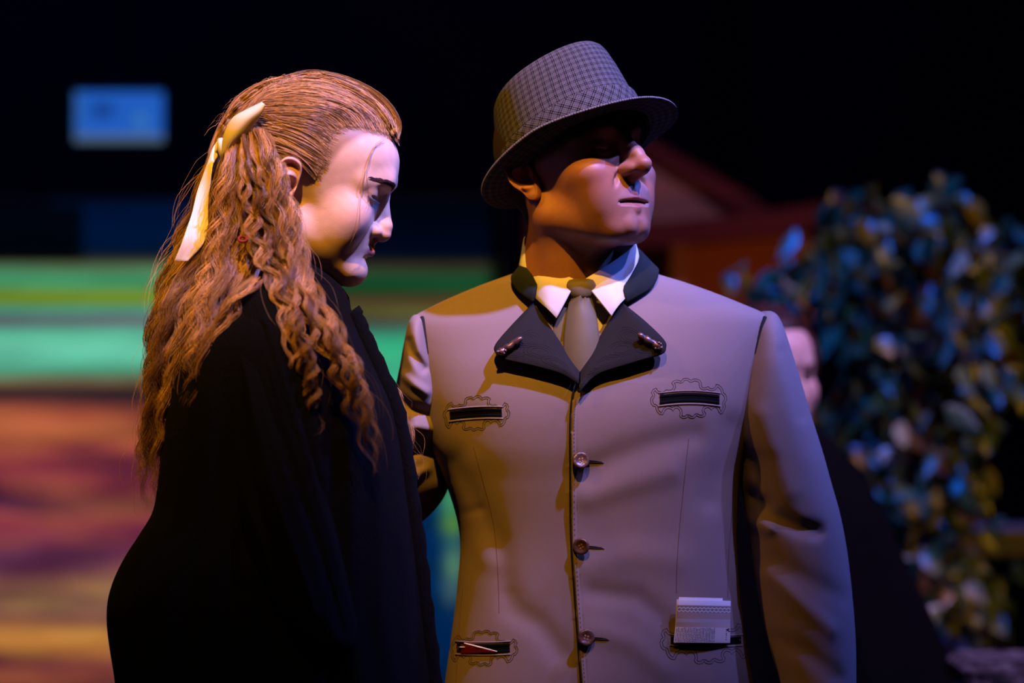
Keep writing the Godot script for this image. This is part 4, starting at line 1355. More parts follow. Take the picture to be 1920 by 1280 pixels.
func to_px(p: Vector3) -> Vector2:
	var s := (CAM_Z - p.z) * TANH * 2.0 / 1280.0
	return Vector2(960.0 + p.x / s, 640.0 - (p.y - CAM_Y) / s)

func near_z(q: Vector2, fallback: float) -> float:
	var c := Vector2i(int(q.x / 4.0), int(q.y / 4.0))
	if near.has(c): return near[c]
	for r in [1, 2]:
		var best := -9.0
		for k in [Vector2i(r, 0), Vector2i(-r, 0), Vector2i(0, r), Vector2i(0, -r), Vector2i(r, r), Vector2i(-r, -r), Vector2i(-r, r), Vector2i(r, -r)]:
			if near.has(c + k): best = maxf(best, near[c + k])
		if best > -9.0: return best
	return fallback

# many thin three-sided strands in one mesh
var hp := PackedVector3Array()
var hn := PackedVector3Array()
var hc := PackedColorArray()
var hi := PackedInt32Array()

func strand(path: PackedVector3Array, r0: float, c: Color) -> void:
	var n := path.size()
	var first := hp.size()
	var t := Vector3.UP
	for k in n:
		t = (path[mini(k + 1, n - 1)] - path[maxi(k - 1, 0)]).normalized()
		var s := t.cross(Vector3(0, 0, 1))
		if s.length_squared() < 0.01: s = t.cross(Vector3(0, 1, 0))
		s = s.normalized()
		var u := s.cross(t)
		var f := float(k) / (n - 1)
		var r := r0 * minf(1.0, minf(f * 12.0 + 0.35, (1.0 - f) * 5.0 + 0.12))
		for m in 3:
			var d: Vector3 = [s, s * -0.5 + u * 0.866, s * -0.5 - u * 0.866][m]
			hp.append(path[k] + d * r)
			hn.append(d)
			hc.append(c)
	for k in n - 1:
		for m in 3:
			var a := first + k * 3 + m
			var b := first + k * 3 + (m + 1) % 3
			hi.append(a); hi.append(b); hi.append(b + 3)
			hi.append(a); hi.append(b + 3); hi.append(a + 3)

func strands_done() -> ArrayMesh:
	var arr := []
	arr.resize(Mesh.ARRAY_MAX)
	arr[Mesh.ARRAY_VERTEX] = hp.duplicate()
	arr[Mesh.ARRAY_NORMAL] = hn.duplicate()
	arr[Mesh.ARRAY_COLOR] = hc.duplicate()
	arr[Mesh.ARRAY_INDEX] = hi.duplicate()
	var m := ArrayMesh.new()
	m.add_surface_from_arrays(Mesh.PRIMITIVE_TRIANGLES, arr)
	hp.clear(); hn.clear(); hc.clear(); hi.clear()
	return m

func hair_tone() -> Color:
	var f := rng.randf()
	return Color(0.22, 0.11, 0.045).lerp(Color(0.72, 0.42, 0.185), f) * rng.randf_range(0.5, 1.25)

# a lock: guide of [px, py, z off the middle plane, bundle radius in px]; clumps wave together
func lock(guide: Array, clumps: int, per: int, wave: float, length: float, thick := 0.00026, grow := 1.0, tuft := 12.0) -> void:
	var pts := []
	for g in guide: pts.append(Vector4(g[0], g[1], g[2], g[3]))
	var total := 0.0
	for k in pts.size() - 1: total += Vector2(pts[k].x - pts[k + 1].x, pts[k].y - pts[k + 1].y).length()
	var n := clampi(int(total / 10.0), 14, 58)
	for c in clumps:
		var a0 := rng.randf() * TAU
		var r0 := sqrt(rng.randf())
		var ph := rng.randf() * TAU
		var wl := length * rng.randf_range(0.8, 1.25)
		var amp := wave * rng.randf_range(0.45, 1.2)
		var stop := rng.randf_range(0.82, 1.0) * grow
		var tone := hair_tone()
		var spin := rng.randf_range(-1.6, 1.6)
		for s in per:
			var a1 := rng.randf() * TAU
			var r1 := sqrt(rng.randf()) * rng.randf_range(0.3 * tuft, tuft)
			var dp := rng.randf_range(-0.6, 0.6)
			var end := stop * rng.randf_range(0.9, 1.0)
			var path := PackedVector3Array()
			var da := rng.randf_range(0.85, 1.15)
			for k in n:
				var f := float(k) / (n - 1)
				var g: Vector4 = catmull(pts, f * end)
				var along := f * end * total
				var an := a0 + spin * f
				var q := Vector2(g.x, g.y) + Vector2(cos(an), sin(an) * 0.4) * r0 * g.w
				var z := g.z + WZ + sin(an) * r0 * g.w / 1500.0
				var w := TAU * along / wl + ph + dp
				var grown := smoothstep(0.0, 0.3, f)
				q.x += (cos(w) * amp * da) * grown + cos(a1) * r1 * (0.35 + 0.65 * g.w / 34.0)
				q.y += sin(a1) * 2.0
				z += (sin(w) * amp * 0.7 * grown + sin(a1) * r1) / 1500.0
				path.append(px(q.x, q.y, z))
			strand(path, thick * rng.randf_range(0.7, 1.2), tone * rng.randf_range(0.82, 1.18))

const HAIRLINE := [Vector2(0.105, 0.077), Vector2(0.088, 0.072), Vector2(0.068, 0.062), Vector2(0.050, 0.042), Vector2(0.038, 0.014), Vector2(0.024, -0.012), Vector2(0.016, -0.012), Vector2(0.012, 0.012), Vector2(-0.010, 0.016), Vector2(-0.022, -0.01), Vector2(-0.026, -0.06), Vector2(-0.03, -0.10)]

# how far behind the hairline a point of the head lies (side view), positive under hair
func scalp(v: Vector3) -> float:
	var best := 1e9
	var q := Vector2(v.z, v.y)
	var inside := 1.0
	for k in HAIRLINE.size() - 1:
		var a: Vector2 = HAIRLINE[k]
		var b: Vector2 = HAIRLINE[k + 1]
		var h := clampf((q - a).dot(b - a) / (b - a).length_squared(), 0.0, 1.0)
		var d := (q - a - (b - a) * h).length()
		if d < best:
			best = d
			inside = signf((b - a).cross(q - a))
	return -best * inside

func woman() -> void:
	rng.seed = 2024
	var t := thing("person", px(520, 640, WZ) * Vector3(1, 0, 1), "woman with long wavy hair and a cream bow, in a black coat, head bowed", "person")
	woman_prims()
	var nu := 240
	var nv := 210
	var p := head_points(nu, nv)
	woman_strokes(p)
	var skin_c := Color(0.68, 0.46, 0.34)
	var cols := paint(p, skin_c, Color(0.45, 0.16, 0.15), [Vector3(0, -0.0562, 0.1095), Vector3(0.0235, -0.0620, 0.0915)], [Vector3(0, -0.0690, 0.1115), Vector3(0.0215, -0.0670, 0.0915)], [], Color.BLACK, 0.0, 0.0046)
	# the roots of the hair show through on the scalp
	for k in p.size():
		var s := scalp(p[k])
		cols[k] = cols[k].lerp(Color(0.2, 0.11, 0.055), 0.85 * smoothstep(-0.002, 0.010, s))
	var hb := head_basis(W_YAW, W_PITCH, W_ROLL, W_SCALE)
	var anchor := px(548, 350, WZ + 0.07)
	var hx := Transform3D(hb, anchor - hb * Vector3(-0.070, -0.02, 0.0))
	var parts := [moved(grid_mesh(p, nu, nv, true, true, cols), hx)]
	for sg in [-1.0, 1.0]:
		var er := with_color(ear_mesh(1.06), Color(0.62, 0.36, 0.26))
		var eb := Basis(Vector3(-sg * 0.08, -0.1, 1).normalized(), Vector3(0, 1, 0.1).normalized(), Vector3(sg, 0, 0))
		parts.append(moved(er, hx * Transform3D(eb, Vector3(sg * 0.0785, -0.0195, -0.001))))
	obj("body", joined(parts), skin_mat(0.48), t)
	# depth of the head as seen from the front of the stage, for laying hair on it
	for k in p.size():
		var w := hx * (HC + (p[k] - HC) * 1.0)
		var q := to_px(w)
		var c := Vector2i(int(q.x / 4.0), int(q.y / 4.0))
		if not near.has(c) or near[c] < w.z: near[c] = w.z
	var eye := obj("eye", moved(lathe(ball(0.0112), 20), hx * Transform3D(Basis.IDENTITY, Vector3(-0.031, -0.001, 0.086))), std(Color(0.42, 0.36, 0.33), 0.3), t)
	eye.set_meta("label", "downcast eye")
	var gaze := Basis(Vector3.RIGHT, PI / 2 + 0.55)
	obj("iris", moved(lathe([Vector2(0.0001, 0.0114), Vector2(0.003, 0.0112), Vector2(0.0058, 0.0100)], 16), hx * Transform3D(gaze, Vector3(-0.031, -0.001, 0.086))), std(Color(0.07, 0.04, 0.03), 0.15), eye)
	var lash := []
	for sg in [-1.0, 1.0]:
		for k in 40:
			var f := k / 39.0
			var a := Vector3(sg * lerpf(0.0185, 0.0455, f), -0.0045 - 0.0022 * sin(f * PI), lerpf(0.0955, 0.0895, f * f) + 0.0045 * sin(f * PI))
			lash.append(tube([hx * a, hx * (a + Vector3(sg * 0.001, -0.0025, 0.0035)), hx * (a + Vector3(sg * 0.002, -0.0032, 0.0065))], [0.0003, 0.00025, 0.00008], 3, false))
	obj("eyelashes", joined(lash), std(Color(0.04, 0.025, 0.02), 0.6), t)
	for sg in [-1.0, 1.0]:
		var brow := []
		for k in 170:
			var f := rng.randf()
			var y0 := lerpf(0.0120, 0.0110, f) + 0.0035 * sin(f * 2.5) + rng.randf_range(-0.0034, 0.0034) * (1.0 - 0.5 * f)
			var path := []
			for m in 3:
				var q := Vector3(sg * (lerpf(0.010, 0.045, f) + 0.0036 * m), y0 + [0.0, 0.0014, 0.0012][m], lerpf(0.1145, 0.082, pow(f, 1.7)) - 0.0012 * m)
				path.append(hx * (ray_out((q - HC).normalized()) + (q - HC).normalized() * 0.0004))
			brow.append(tube(path, [0.00022, 0.00024, 0.00008], 3, false))
		obj("eyebrow", joined(brow), std(Color(0.20, 0.11, 0.07), 0.7), t)
	# earring
	var lobe := hx * (Vector3(-0.0785, -0.0195, -0.001) + Basis(Vector3(0.08, -0.1, 1).normalized(), Vector3(0, 1, 0.1).normalized(), Vector3(-1, 0, 0)) * (Vector3(-0.001, -0.0245, 0.0055) * 1.06))
	var er := obj("earring", moved(lathe(ball(0.0022), 12), Transform3D(Basis.IDENTITY, lobe)), std(Color(0.85, 0.82, 0.85), 0.15, 1.0), t)
	obj("drop", moved(lathe(ball(0.0017), 10), Transform3D(Basis.IDENTITY.scaled(Vector3(1, 1.6, 1)), lobe + Vector3(0.0015, -0.0085, 0.001))), std(Color(0.7, 0.65, 0.7), 0.15, 1.0), er)
	woman_hair(t, p, nu, nv, hx)
	woman_bow(t)
	woman_coat(t)

func hair_mat() -> StandardMaterial3D:
	var m := std(Color(1, 1, 1), 0.36, 0.0, 0.5)
	m.vertex_color_use_as_albedo = true
	return m

func woman_hair(t: Node3D, p: PackedVector3Array, nu: int, nv: int, hx: Transform3D) -> void:
	# the mass under the strands
	var base := PackedVector3Array()
	for v in p:
		var s := scalp(v)
		var lift := smoothstep(0.012, 0.04, s) * 0.005 - 0.003
		base.append(HC + (v - HC) * (1.0 + lift / 0.09))
	var root := obj("hair", moved(grid_mesh(base, nu, nv, true, true), hx), std(Color(0.26, 0.18, 0.12), 0.7), t, "long wavy brown hair, half tied back")
	# combed back from the hairline to the bow
	var guides := [
		[Vector2(746, 262), Vector2(738, 232), Vector2(690, 184), Vector2(610, 152), Vector2(540, 158), Vector2(492, 196)],
		[Vector2(735, 256), Vector2(715, 226), Vector2(665, 188), Vector2(595, 164), Vector2(535, 172), Vector2(490, 200)],
		[Vector2(712, 248), Vector2(690, 222), Vector2(640, 195), Vector2(580, 180), Vector2(525, 186), Vector2(488, 204)],
		[Vector2(682, 240), Vector2(655, 216), Vector2(610, 202), Vector2(560, 196), Vector2(515, 200), Vector2(486, 209)],
		[Vector2(648, 238), Vector2(620, 220), Vector2(580, 212), Vector2(540, 210), Vector2(508, 211), Vector2(484, 216)],
		[Vector2(626, 248), Vector2(598, 236), Vector2(560, 230), Vector2(525, 226), Vector2(500, 222), Vector2(480, 224)],
		[Vector2(614, 278), Vector2(588, 262), Vector2(555, 250), Vector2(525, 242), Vector2(498, 236), Vector2(476, 236)],
		[Vector2(606, 308), Vector2(580, 290), Vector2(550, 274), Vector2(520, 262), Vector2(494, 252), Vector2(470, 250)],
		[Vector2(590, 338), Vector2(572, 316), Vector2(552, 298), Vector2(520, 286), Vector2(490, 272), Vector2(466, 264)]]
	for g in [[Vector2(640, 152), Vector2(575, 150), Vector2(510, 162), Vector2(460, 192), Vector2(428, 235), Vector2(405, 285)], [Vector2(620, 160), Vector2(560, 158), Vector2(505, 176), Vector2(462, 208), Vector2(432, 250), Vector2(412, 300)], [Vector2(590, 172), Vector2(540, 178), Vector2(500, 196), Vector2(468, 228), Vector2(444, 268), Vector2(430, 315)]]: guides.append(g)
	for clump in 520:
		var g := rng.randf() * (guides.size() - 1.001)
		if int(g) == 8: continue
		var jit := Vector2(rng.randf_range(-6, 6), rng.randf_range(-5, 5))
		var lift0 := rng.randf_range(0.003, 0.0105)
		var wob := rng.randf() * TAU
		var tone := hair_tone()
		var amp := rng.randf_range(1.0, 4.5)
		for n in 8:
			var gg := clampf(g + rng.randf_range(-0.13, 0.13), 0.0, guides.size() - 1.001)
			if int(gg) == 8: continue
			var gi := int(gg)
			var gf := gg - gi
			var path := PackedVector3Array()
			var lift := lift0 + rng.randf_range(-0.0014, 0.0014)
			var begin := 0.16 * rng.randf() * rng.randf()
			var own := rng.randf_range(-0.25, 0.25)
			for k in 22:
				var f := lerpf(begin, 1.0, k / 21.0)
				var a: Vector2 = catmull(guides[gi], f)
				var b: Vector2 = catmull(guides[gi + 1], f)
				var q := a.lerp(b, gf) + jit * sin(f * PI) + Vector2(sin(f * 9.0 + wob + own), cos(f * 7.0 + wob + own)) * amp * smoothstep(0.0, 0.4, f)
				var z := near_z(q, WZ + 0.01)
				var up := lift * (0.15 + 0.85 * smoothstep(0.0, 0.35, f))
				var w := px(q.x, q.y, z)
				var out := (w - hx * Vector3(0, 0.02, 0.0)).normalized()
				path.append(w + out * up)
			strand(path, 0.00030 * rng.randf_range(0.6, 1.3), tone * rng.randf_range(0.75, 1.25))
	for n in 420:
		var g := rng.randf() * 7.9
		var a0: Vector2 = (guides[int(g)][0] as Vector2).lerp(guides[int(g) + 1][0], g - int(g))
		var a1: Vector2 = (guides[int(g)][1] as Vector2).lerp(guides[int(g) + 1][1], g - int(g))
		var dirn := (a1 - a0).normalized()
		var side := Vector2(-dirn.y, dirn.x)
		var back := rng.randf_range(2.0, 15.0)
		var path := PackedVector3Array()
		var curl := rng.randf_range(-7.0, 7.0)
		for k in 9:
			var f := k / 8.0
			var q := a0 + dirn * (-back + 40.0 * f) + side * curl * f * (1.0 - f) * 2.0
			var w := px(q.x, q.y, near_z(q, WZ))
			path.append(w + (w - hx * Vector3(0, 0.02, 0)).normalized() * (0.0006 + 0.006 * f * f))
		strand(path, 0.00016, hair_tone())
	# the same on her far side, seen over the top of the head
	for n in 220:
		var f0 := rng.randf()
		var path := PackedVector3Array()
		for k in 14:
			var f := k / 13.0
			var lon := lerpf(0.25 + 0.9 * f0, 2.5, f)
			var lat := lerpf(0.85 - 0.35 * f0, 0.45, f) + 0.45 * sin(f * PI) * (1.0 - 0.5 * f0)
			var d := Vector3(sin(lon) * cos(lat), sin(lat), cos(lon) * cos(lat))
			path.append(hx * (Vector3(0, 0.022, 0.0) + d * Vector3(0.079, 0.0955, 0.1)))
		strand(path, 0.0004, hair_tone())
	obj("combed_back_strands", strands_done(), hair_mat(), root).set_meta("kind", "stuff")
	# locks falling behind the ear and down the back and front
	var L := [
		[[[470, 236, 0.055, 20], [478, 290, 0.085, 24], [500, 350, 0.10, 26], [520, 420, 0.11, 26], [545, 490, 0.13, 28], [572, 550, 0.165, 30], [612, 620, 0.195, 32], [648, 690, 0.205, 30], [672, 760, 0.20, 26], [694, 830, 0.19, 20], [716, 898, 0.18, 10]], 11, 19, 13.0, 76.0, 7.0],
		[[[486, 240, 0.07, 12], [505, 290, 0.095, 15], [522, 350, 0.105, 17], [540, 410, 0.115, 20], [552, 470, 0.13, 20], [568, 530, 0.15, 20]], 14, 14, 8.0, 70.0],
		[[[462, 245, 0.05, 20], [462, 320, 0.085, 26], [478, 400, 0.10, 28], [500, 470, 0.125, 30], [530, 540, 0.165, 26], [562, 620, 0.2, 22], [580, 690, 0.205, 16], [586, 750, 0.2, 10], [595, 832, 0.19, 6]], 6, 14, 13.0, 70.0, 6.0],
		[[[455, 250, 0.04, 24], [440, 320, 0.075, 28], [430, 400, 0.085, 32], [420, 480, 0.10, 36], [398, 560, 0.13, 38], [380, 640, 0.15, 36], [365, 720, 0.15, 30], [356, 780, 0.145, 22]], 9, 8, 11.0, 84.0, 14.0],
		[[[442, 262, 0.02, 20], [432, 330, 0.045, 24], [422, 410, 0.05, 28], [378, 500, 0.06, 36], [345, 570, 0.08, 40], [326, 650, 0.085, 38], [312, 730, 0.08, 34], [302, 810, 0.07, 30], [292, 890, 0.06, 24], [284, 965, 0.05, 14]], 20, 16, 9.0, 84.0],
		[[[412, 280, -0.03, 18], [390, 350, -0.02, 22], [364, 430, -0.015, 26], [336, 510, 0.01, 30], [312, 590, 0.03, 30], [300, 670, 0.03, 26], [298, 740, 0.03, 22], [286, 810, 0.025, 20], [270, 870, 0.02, 16], [258, 935, 0.02, 10]], 16, 14, 11.0, 78.0],
		[[[440, 255, -0.02, 26], [420, 330, -0.02, 34], [400, 420, -0.02, 38], [372, 510, -0.01, 40], [340, 600, 0.01, 40], [320, 700, 0.01, 34], [310, 800, 0.01, 28], [296, 900, 0.01, 20]], 16, 14, 8.0, 90.0],
		[[[450, 300, 0.05, 24], [452, 380, 0.075, 30], [455, 450, 0.085, 34], [440, 520, 0.11, 34], [420, 590, 0.14, 30]], 14, 12, 10.0, 66.0],
		[[[640, 575, -0.03, 6], [668, 636, -0.01, 9], [698, 680, 0.0, 10], [722, 720, 0.0, 10], [746, 772, 0.0, 10], [763, 840, 0.0, 9], [773, 905, 0.0, 7]], 8, 12, 9.0, 70.0],
		[[[530, 500, 0.14, 14], [545, 560, 0.175, 16], [540, 610, 0.195, 18], [552, 660, 0.205, 14], [545, 700, 0.205, 8]], 5, 9, 9.0, 60.0],
		[[[480, 520, 0.15, 18], [440, 556, 0.165, 18], [410, 610, 0.165, 20], [380, 680, 0.16, 18], [372, 740, 0.155, 12]], 7, 9, 8.0, 80.0]]
	for l in L: lock(l[0], int(l[1] * 1.35), int(l[2] * 1.8), l[3], l[4], 0.00026, 1.0, l[5] if l.size() > 5 else 12.0)
	obj("wavy_locks", strands_done(), hair_mat(), root).set_meta("kind", "stuff")
	# loose hairs that catch the light round the outline
	for n in 170:
		var src: Array = L[[0, 2, 3, 4, 5, 5, 4, 8, 6][n % 9]][0]
		var f0 := rng.randf_range(0.0, 0.85)
		var pts := []
		for g in src: pts.append(Vector4(g[0], g[1], g[2], g[3]))
		var g0: Vector4 = catmull(pts, f0)
		var side := -1.0 if n % 9 in [3, 4, 5, 6] else (1.0 if rng.randf() < 0.6 else -1.0)
		var reach := rng.randf_range(8.0, 34.0)
		var path := PackedVector3Array()
		var ph := rng.randf() * TAU
		for k in 12:
			var f := k / 11.0
			var g: Vector4 = catmull(pts, minf(f0 + f * 0.16, 1.0))
			var q := Vector2(g.x, g.y) + Vector2(side * (g.w * 0.8 + reach * sin(f * 2.4)), rng.randf_range(-1, 1) + sin(f * 8.0 + ph) * 4.0)
			path.append(px(q.x, q.y, g.z + WZ + 0.02 * sin(ph)))
		strand(path, 0.00017, hair_tone())
	for n in 46:
		var f0 := rng.randf()
		var q0: Vector2 = catmull([Vector2(420, 240), Vector2(450, 195), Vector2(510, 158), Vector2(580, 147), Vector2(650, 158), Vector2(710, 195), Vector2(745, 245)], f0)
		var path := PackedVector3Array()
		var ph := rng.randf() * TAU
		var l := rng.randf_range(15.0, 50.0)
		for k in 10:
			var f := k / 9.0
			var q := q0 + Vector2(-l * f * 0.9, -6.0 * sin(f * PI) * rng.randf_range(0.6, 1.4) * 1.6 + l * f * lerpf(0.75, -0.55, f0) * 0.6 + sin(f * 7.0 + ph) * 1.5)
			path.append(px(q.x, q.y, WZ + rng.randf_range(-0.001, 0.001) + 0.03 * sin(ph)))
		strand(path, 0.00016, hair_tone())
	obj("flyaway_hairs", strands_done(), hair_mat(), root).set_meta("kind", "stuff")
	# the long loose hair across the temple and cheek
	for sh in [0.0, 3.0]:
		var path := PackedVector3Array()
		for k in 26:
			var f := k / 25.0
			var q: Vector2 = catmull([Vector2(722, 262), Vector2(700, 278), Vector2(688, 320), Vector2(690, 350), Vector2(692, 378), Vector2(684, 392)] if sh == 0.0 else [Vector2(722, 258), Vector2(700, 276), Vector2(684, 320), Vector2(676, 370), Vector2(672, 420), Vector2(655, 460)], f)
			path.append(px(q.x, q.y, near_z(q, WZ) + 0.004))
		strand(path, 0.00042, Color(0.45, 0.3, 0.17))
		obj("loose_strand", strands_done(), hair_mat(), root)

func woman_bow(t: Node3D) -> void:
	var satin := std(Color(0.88, 0.84, 0.76), 0.45, 0.0, 0.4)
	var bow := Node3D.new()
	bow.name = "hair_bow"
	t.add_child(bow)
	bow.set_meta("label", "cream satin ribbon bow")
	var leaf := func(la: Array, lb: Array, za: Callable, nv: int) -> ArrayMesh:
		var pts := PackedVector3Array()
		for j in nv:
			var v := float(j) / (nv - 1)
			var a: Vector2 = catmull(la, v)
			var b: Vector2 = catmull(lb, v)
			for i in 11:
				var u := i / 10.0
				var q := a.lerp(b, u)
				pts.append(px(q.x, q.y, za.call(u, v)))
		return slab(pts, 11, nv, 0.0009, false, PackedVector2Array(), true)
	obj("loop", leaf.call([Vector2(491, 191), Vector2(466, 203), Vector2(438, 219), Vector2(424, 240), Vector2(417, 262), Vector2(415, 290)], [Vector2(497, 197), Vector2(490, 214), Vector2(477, 234), Vector2(455, 262), Vector2(435, 282), Vector2(419, 295)], func(u, v): return WZ + 0.072 - 0.022 * v + 0.010 * sin(u * PI) * sin(v * PI) + 0.012 * u * (1.0 - v), 26), satin, bow)
	obj("loop", leaf.call([Vector2(415, 258), Vector2(406, 268), Vector2(400, 280), Vector2(395, 300), Vector2(393, 335)], [Vector2(418, 292), Vector2(414, 300), Vector2(408, 308), Vector2(403, 322), Vector2(397, 338)], func(u, v): return WZ + 0.036 - 0.01 * v + 0.006 * sin(u * PI * 2.0), 18), satin, bow)
	obj("tail", leaf.call([Vector2(410, 262), Vector2(399, 277), Vector2(389, 304), Vector2(378, 335), Vector2(369, 362), Vector2(360, 400), Vector2(349, 432), Vector2(340, 458), Vector2(327, 489)], [Vector2(412, 290), Vector2(401, 305), Vector2(396, 325), Vector2(394, 345), Vector2(391, 372), Vector2(390, 405), Vector2(389, 428), Vector2(380, 458), Vector2(352, 489)], func(u, v): return WZ + 0.030 + 0.004 * sin(v * 9.0) + 0.010 * (u - 0.5) * sin(v * 6.0) + 0.045 * v, 40), satin, bow)
	# the knot
	obj("knot", tube([px(413, 262, WZ + 0.034), px(417, 278, WZ + 0.041), px(419, 296, WZ + 0.034)], [0.004, 0.0065, 0.004], 12), satin, bow)
	var el := []
	for k in 15: el.append(px(455 + 8.0 * cos(k * TAU / 14.0), 448 + 5.0 * sin(k * TAU / 14.0), WZ + 0.118 + 0.005 * sin(k * TAU / 14.0)))
	obj("hair_elastic", tube(el, 0.0017, 8), std(Color(0.45, 0.05, 0.05), 0.7), t)

const COAT := [[500.0, 520.0, 598.0, 0.055], [512.0, 495.0, 620.0, 0.07], [530.0, 462.0, 636.0, 0.10], [555.0, 425.0, 648.0, 0.145], [590.0, 388.0, 662.0, 0.185], [640.0, 352.0, 684.0, 0.205], [700.0, 328.0, 712.0, 0.212], [760.0, 314.0, 738.0, 0.215], [850.0, 304.0, 757.0, 0.215], [920.0, 297.0, 766.0, 0.215], [960.0, 288.0, 772.0, 0.215], [1000.0, 264.0, 778.0, 0.216], [1040.0, 238.0, 783.0, 0.218], [1080.0, 218.0, 788.0, 0.22], [1120.0, 206.0, 792.0, 0.222], [1160.0, 204.0, 797.0, 0.224], [1200.0, 208.0, 802.0, 0.226], [1280.0, 220.0, 811.0, 0.23], [1500.0, 235.0, 835.0, 0.24], [1900.0, 225.0, 870.0, 0.26], [2300.0, 215.0, 900.0, 0.28]]

func coat_mat() -> StandardMaterial3D:
	var m := std(Color(0.035, 0.036, 0.042), 0.9, 0.0, 0.15)
	m.rim_enabled = true
	m.rim = 0.03
	m.heightmap_enabled = true
	m.heightmap_texture = noise_tex(512, 0.035, 3, 41)
	m.heightmap_scale = 0.12
	m.uv1_triplanar = true
	m.uv1_scale = Vector3(26, 5, 26)
	return m

func woman_coat(t: Node3D) -> void:
	var black := coat_mat()
	var nu := 200
	var nv := 170
	var pts := PackedVector3Array()
	for j in nv:
		var f := float(j) / (nv - 1)
		var y := lerpf(500.0, 2300.0, 0.35 * f + 0.65 * f * f)
		var l := table(COAT, y, 1)
		var r := table(COAT, y, 2)
		var b := table(COAT, y, 3)
		for i in nu:
			var a := TAU * i / nu
			var c := cos(a)
			var s := sin(a)
			# pleats running down from the shoulders
			var pleat := 1.0 + 0.018 * sin(a * 22.0 + 1.3 * sin(y * 0.004)) * smoothstep(620.0, 900.0, y) + 0.012 * sin(a * 9.0 + 0.6) * smoothstep(560.0, 760.0, y)
			var inner := pleat if absf(c) < 0.97 else 1.0
			var x := (l + r) / 2.0 + (r - l) / 2.0 * signf(c) * pow(absf(c), 0.92)
			var z := WZ + b * signf(s) * pow(absf(s), 0.9) * inner
			pts.append(Vector3(px(x, y, WZ).x, px(x, y, WZ).y, z))
	var c := obj("coat", grid_mesh(pts, nu, nv, true, false), black, t, "long black crinkled coat with a stand collar")
	# near sleeve: a wide drape from the shoulder to a broad cuff
	var wide := [[538.0, 478.0, 520.0, 0.335, 0.02], [560.0, 452.0, 556.0, 0.325, 0.05], [600.0, 428.0, 588.0, 0.325, 0.068], [680.0, 414.0, 600.0, 0.335, 0.078], [780.0, 412.0, 606.0, 0.345, 0.08], [900.0, 424.0, 622.0, 0.355, 0.082], [1020.0, 450.0, 644.0, 0.365, 0.082], [1120.0, 490.0, 662.0, 0.37, 0.08], [1190.0, 540.0, 674.0, 0.372, 0.074], [1215.0, 568.0, 660.0, 0.372, 0.06], [1228.0, 590.0, 622.0, 0.372, 0.03]]
	var cr := [[[Vector2(470, 620), Vector2(520, 800), Vector2(590, 1000), Vector2(640, 1180)], 9.0, 0.008], [[Vector2(500, 600), Vector2(560, 800), Vector2(620, 1000), Vector2(662, 1150)], 8.0, -0.006], [[Vector2(440, 700), Vector2(470, 900), Vector2(540, 1120)], 12.0, 0.008], [[Vector2(450, 660), Vector2(500, 880), Vector2(590, 1150)], 9.0, -0.006]]
	obj("sleeve", slices_z(wide, 110, 120, cr), black, c)
	# far sleeve, mostly out of sight
	var far := [[545.0, 490.0, 540.0, 0.08, 0.02], [600.0, 450.0, 600.0, 0.08, 0.06], [780.0, 440.0, 640.0, 0.08, 0.07], [1000.0, 500.0, 690.0, 0.09, 0.07], [1180.0, 560.0, 720.0, 0.1, 0.07], [1220.0, 600.0, 680.0, 0.1, 0.03]]
	obj("sleeve", slices_z(far, 50, 50, []), black, c)
	# stand collar round the neck
	var low := [Vector3(650, 590, 0.20), Vector3(640, 580, 0.24), Vector3(600, 560, 0.285), Vector3(540, 545, 0.29), Vector3(490, 530, 0.25), Vector3(480, 525, 0.2), Vector3(490, 530, 0.15), Vector3(540, 545, 0.11), Vector3(600, 560, 0.115), Vector3(640, 580, 0.16), Vector3(650, 588, 0.198)]
	var high := [Vector3(646, 560, 0.20), Vector3(632, 540, 0.232), Vector3(592, 508, 0.268), Vector3(548, 482, 0.272), Vector3(515, 470, 0.24), Vector3(508, 466, 0.2), Vector3(515, 470, 0.16), Vector3(548, 482, 0.128), Vector3(592, 508, 0.132), Vector3(632, 540, 0.168), Vector3(646, 558, 0.198)]
	var cp := PackedVector3Array()
	for j in 9:
		var v := j / 8.0
		for i in 81:
			var a: Vector3 = catmull(low, i / 80.0)
			var b: Vector3 = catmull(high, i / 80.0)
			var q := a.lerp(b, v)
			cp.append(px(q.x, q.y, q.z + 0.003 * sin(v * PI)))
	obj("collar", slab(cp, 81, 9, 0.006, true), black, c)
	# quilted front edge
	var edge := []
	for k in 60:
		var y := lerpf(585.0, 1900.0, pow(k / 59.0, 1.4))
		var r := table(COAT, y, 2)
		edge.append(px(r - 3.0 + 2.0 * sin(k * 2.2), y, WZ + 0.03))
	obj("front_band", tube(edge, 0.014, 12), black, c)
	var edge2 := []
	for k in 60:
		var y := lerpf(600.0, 1900.0, pow(k / 59.0, 1.4))
		var r := table(COAT, y, 2)
		edge2.append(px(r - 28.0, y, WZ + 0.085))
	obj("front_seam", tube(edge2, 0.004, 8), black, c)
	# shoes and hands below the frame
	var leather := std(Color(0.04, 0.03, 0.03), 0.4)
	for z in [0.11, 0.29]:
		obj("shoe", shoe(Vector3(px(500, 640, z).x, 0, z), PI / 2), leather, t)
		obj("leg", tube([Vector3(px(490, 640, z).x, 0.07, z), Vector3(px(490, 640, z).x, 0.45, z)], [0.035, 0.05], 16), std(Color(0.04, 0.04, 0.045), 0.8), t)
	var hw := px(655, 1212, 0.372)
	obj("hand", hand(Transform3D(Basis(Vector3(0, 0, -1), Vector3(0.35, -0.94, 0).normalized(), Vector3(-0.94, -0.35, 0).normalized()).scaled_local(Vector3.ONE * 0.86), px(630, 1240, 0.36))), with_flat(Color(0.78, 0.62, 0.54)), t)

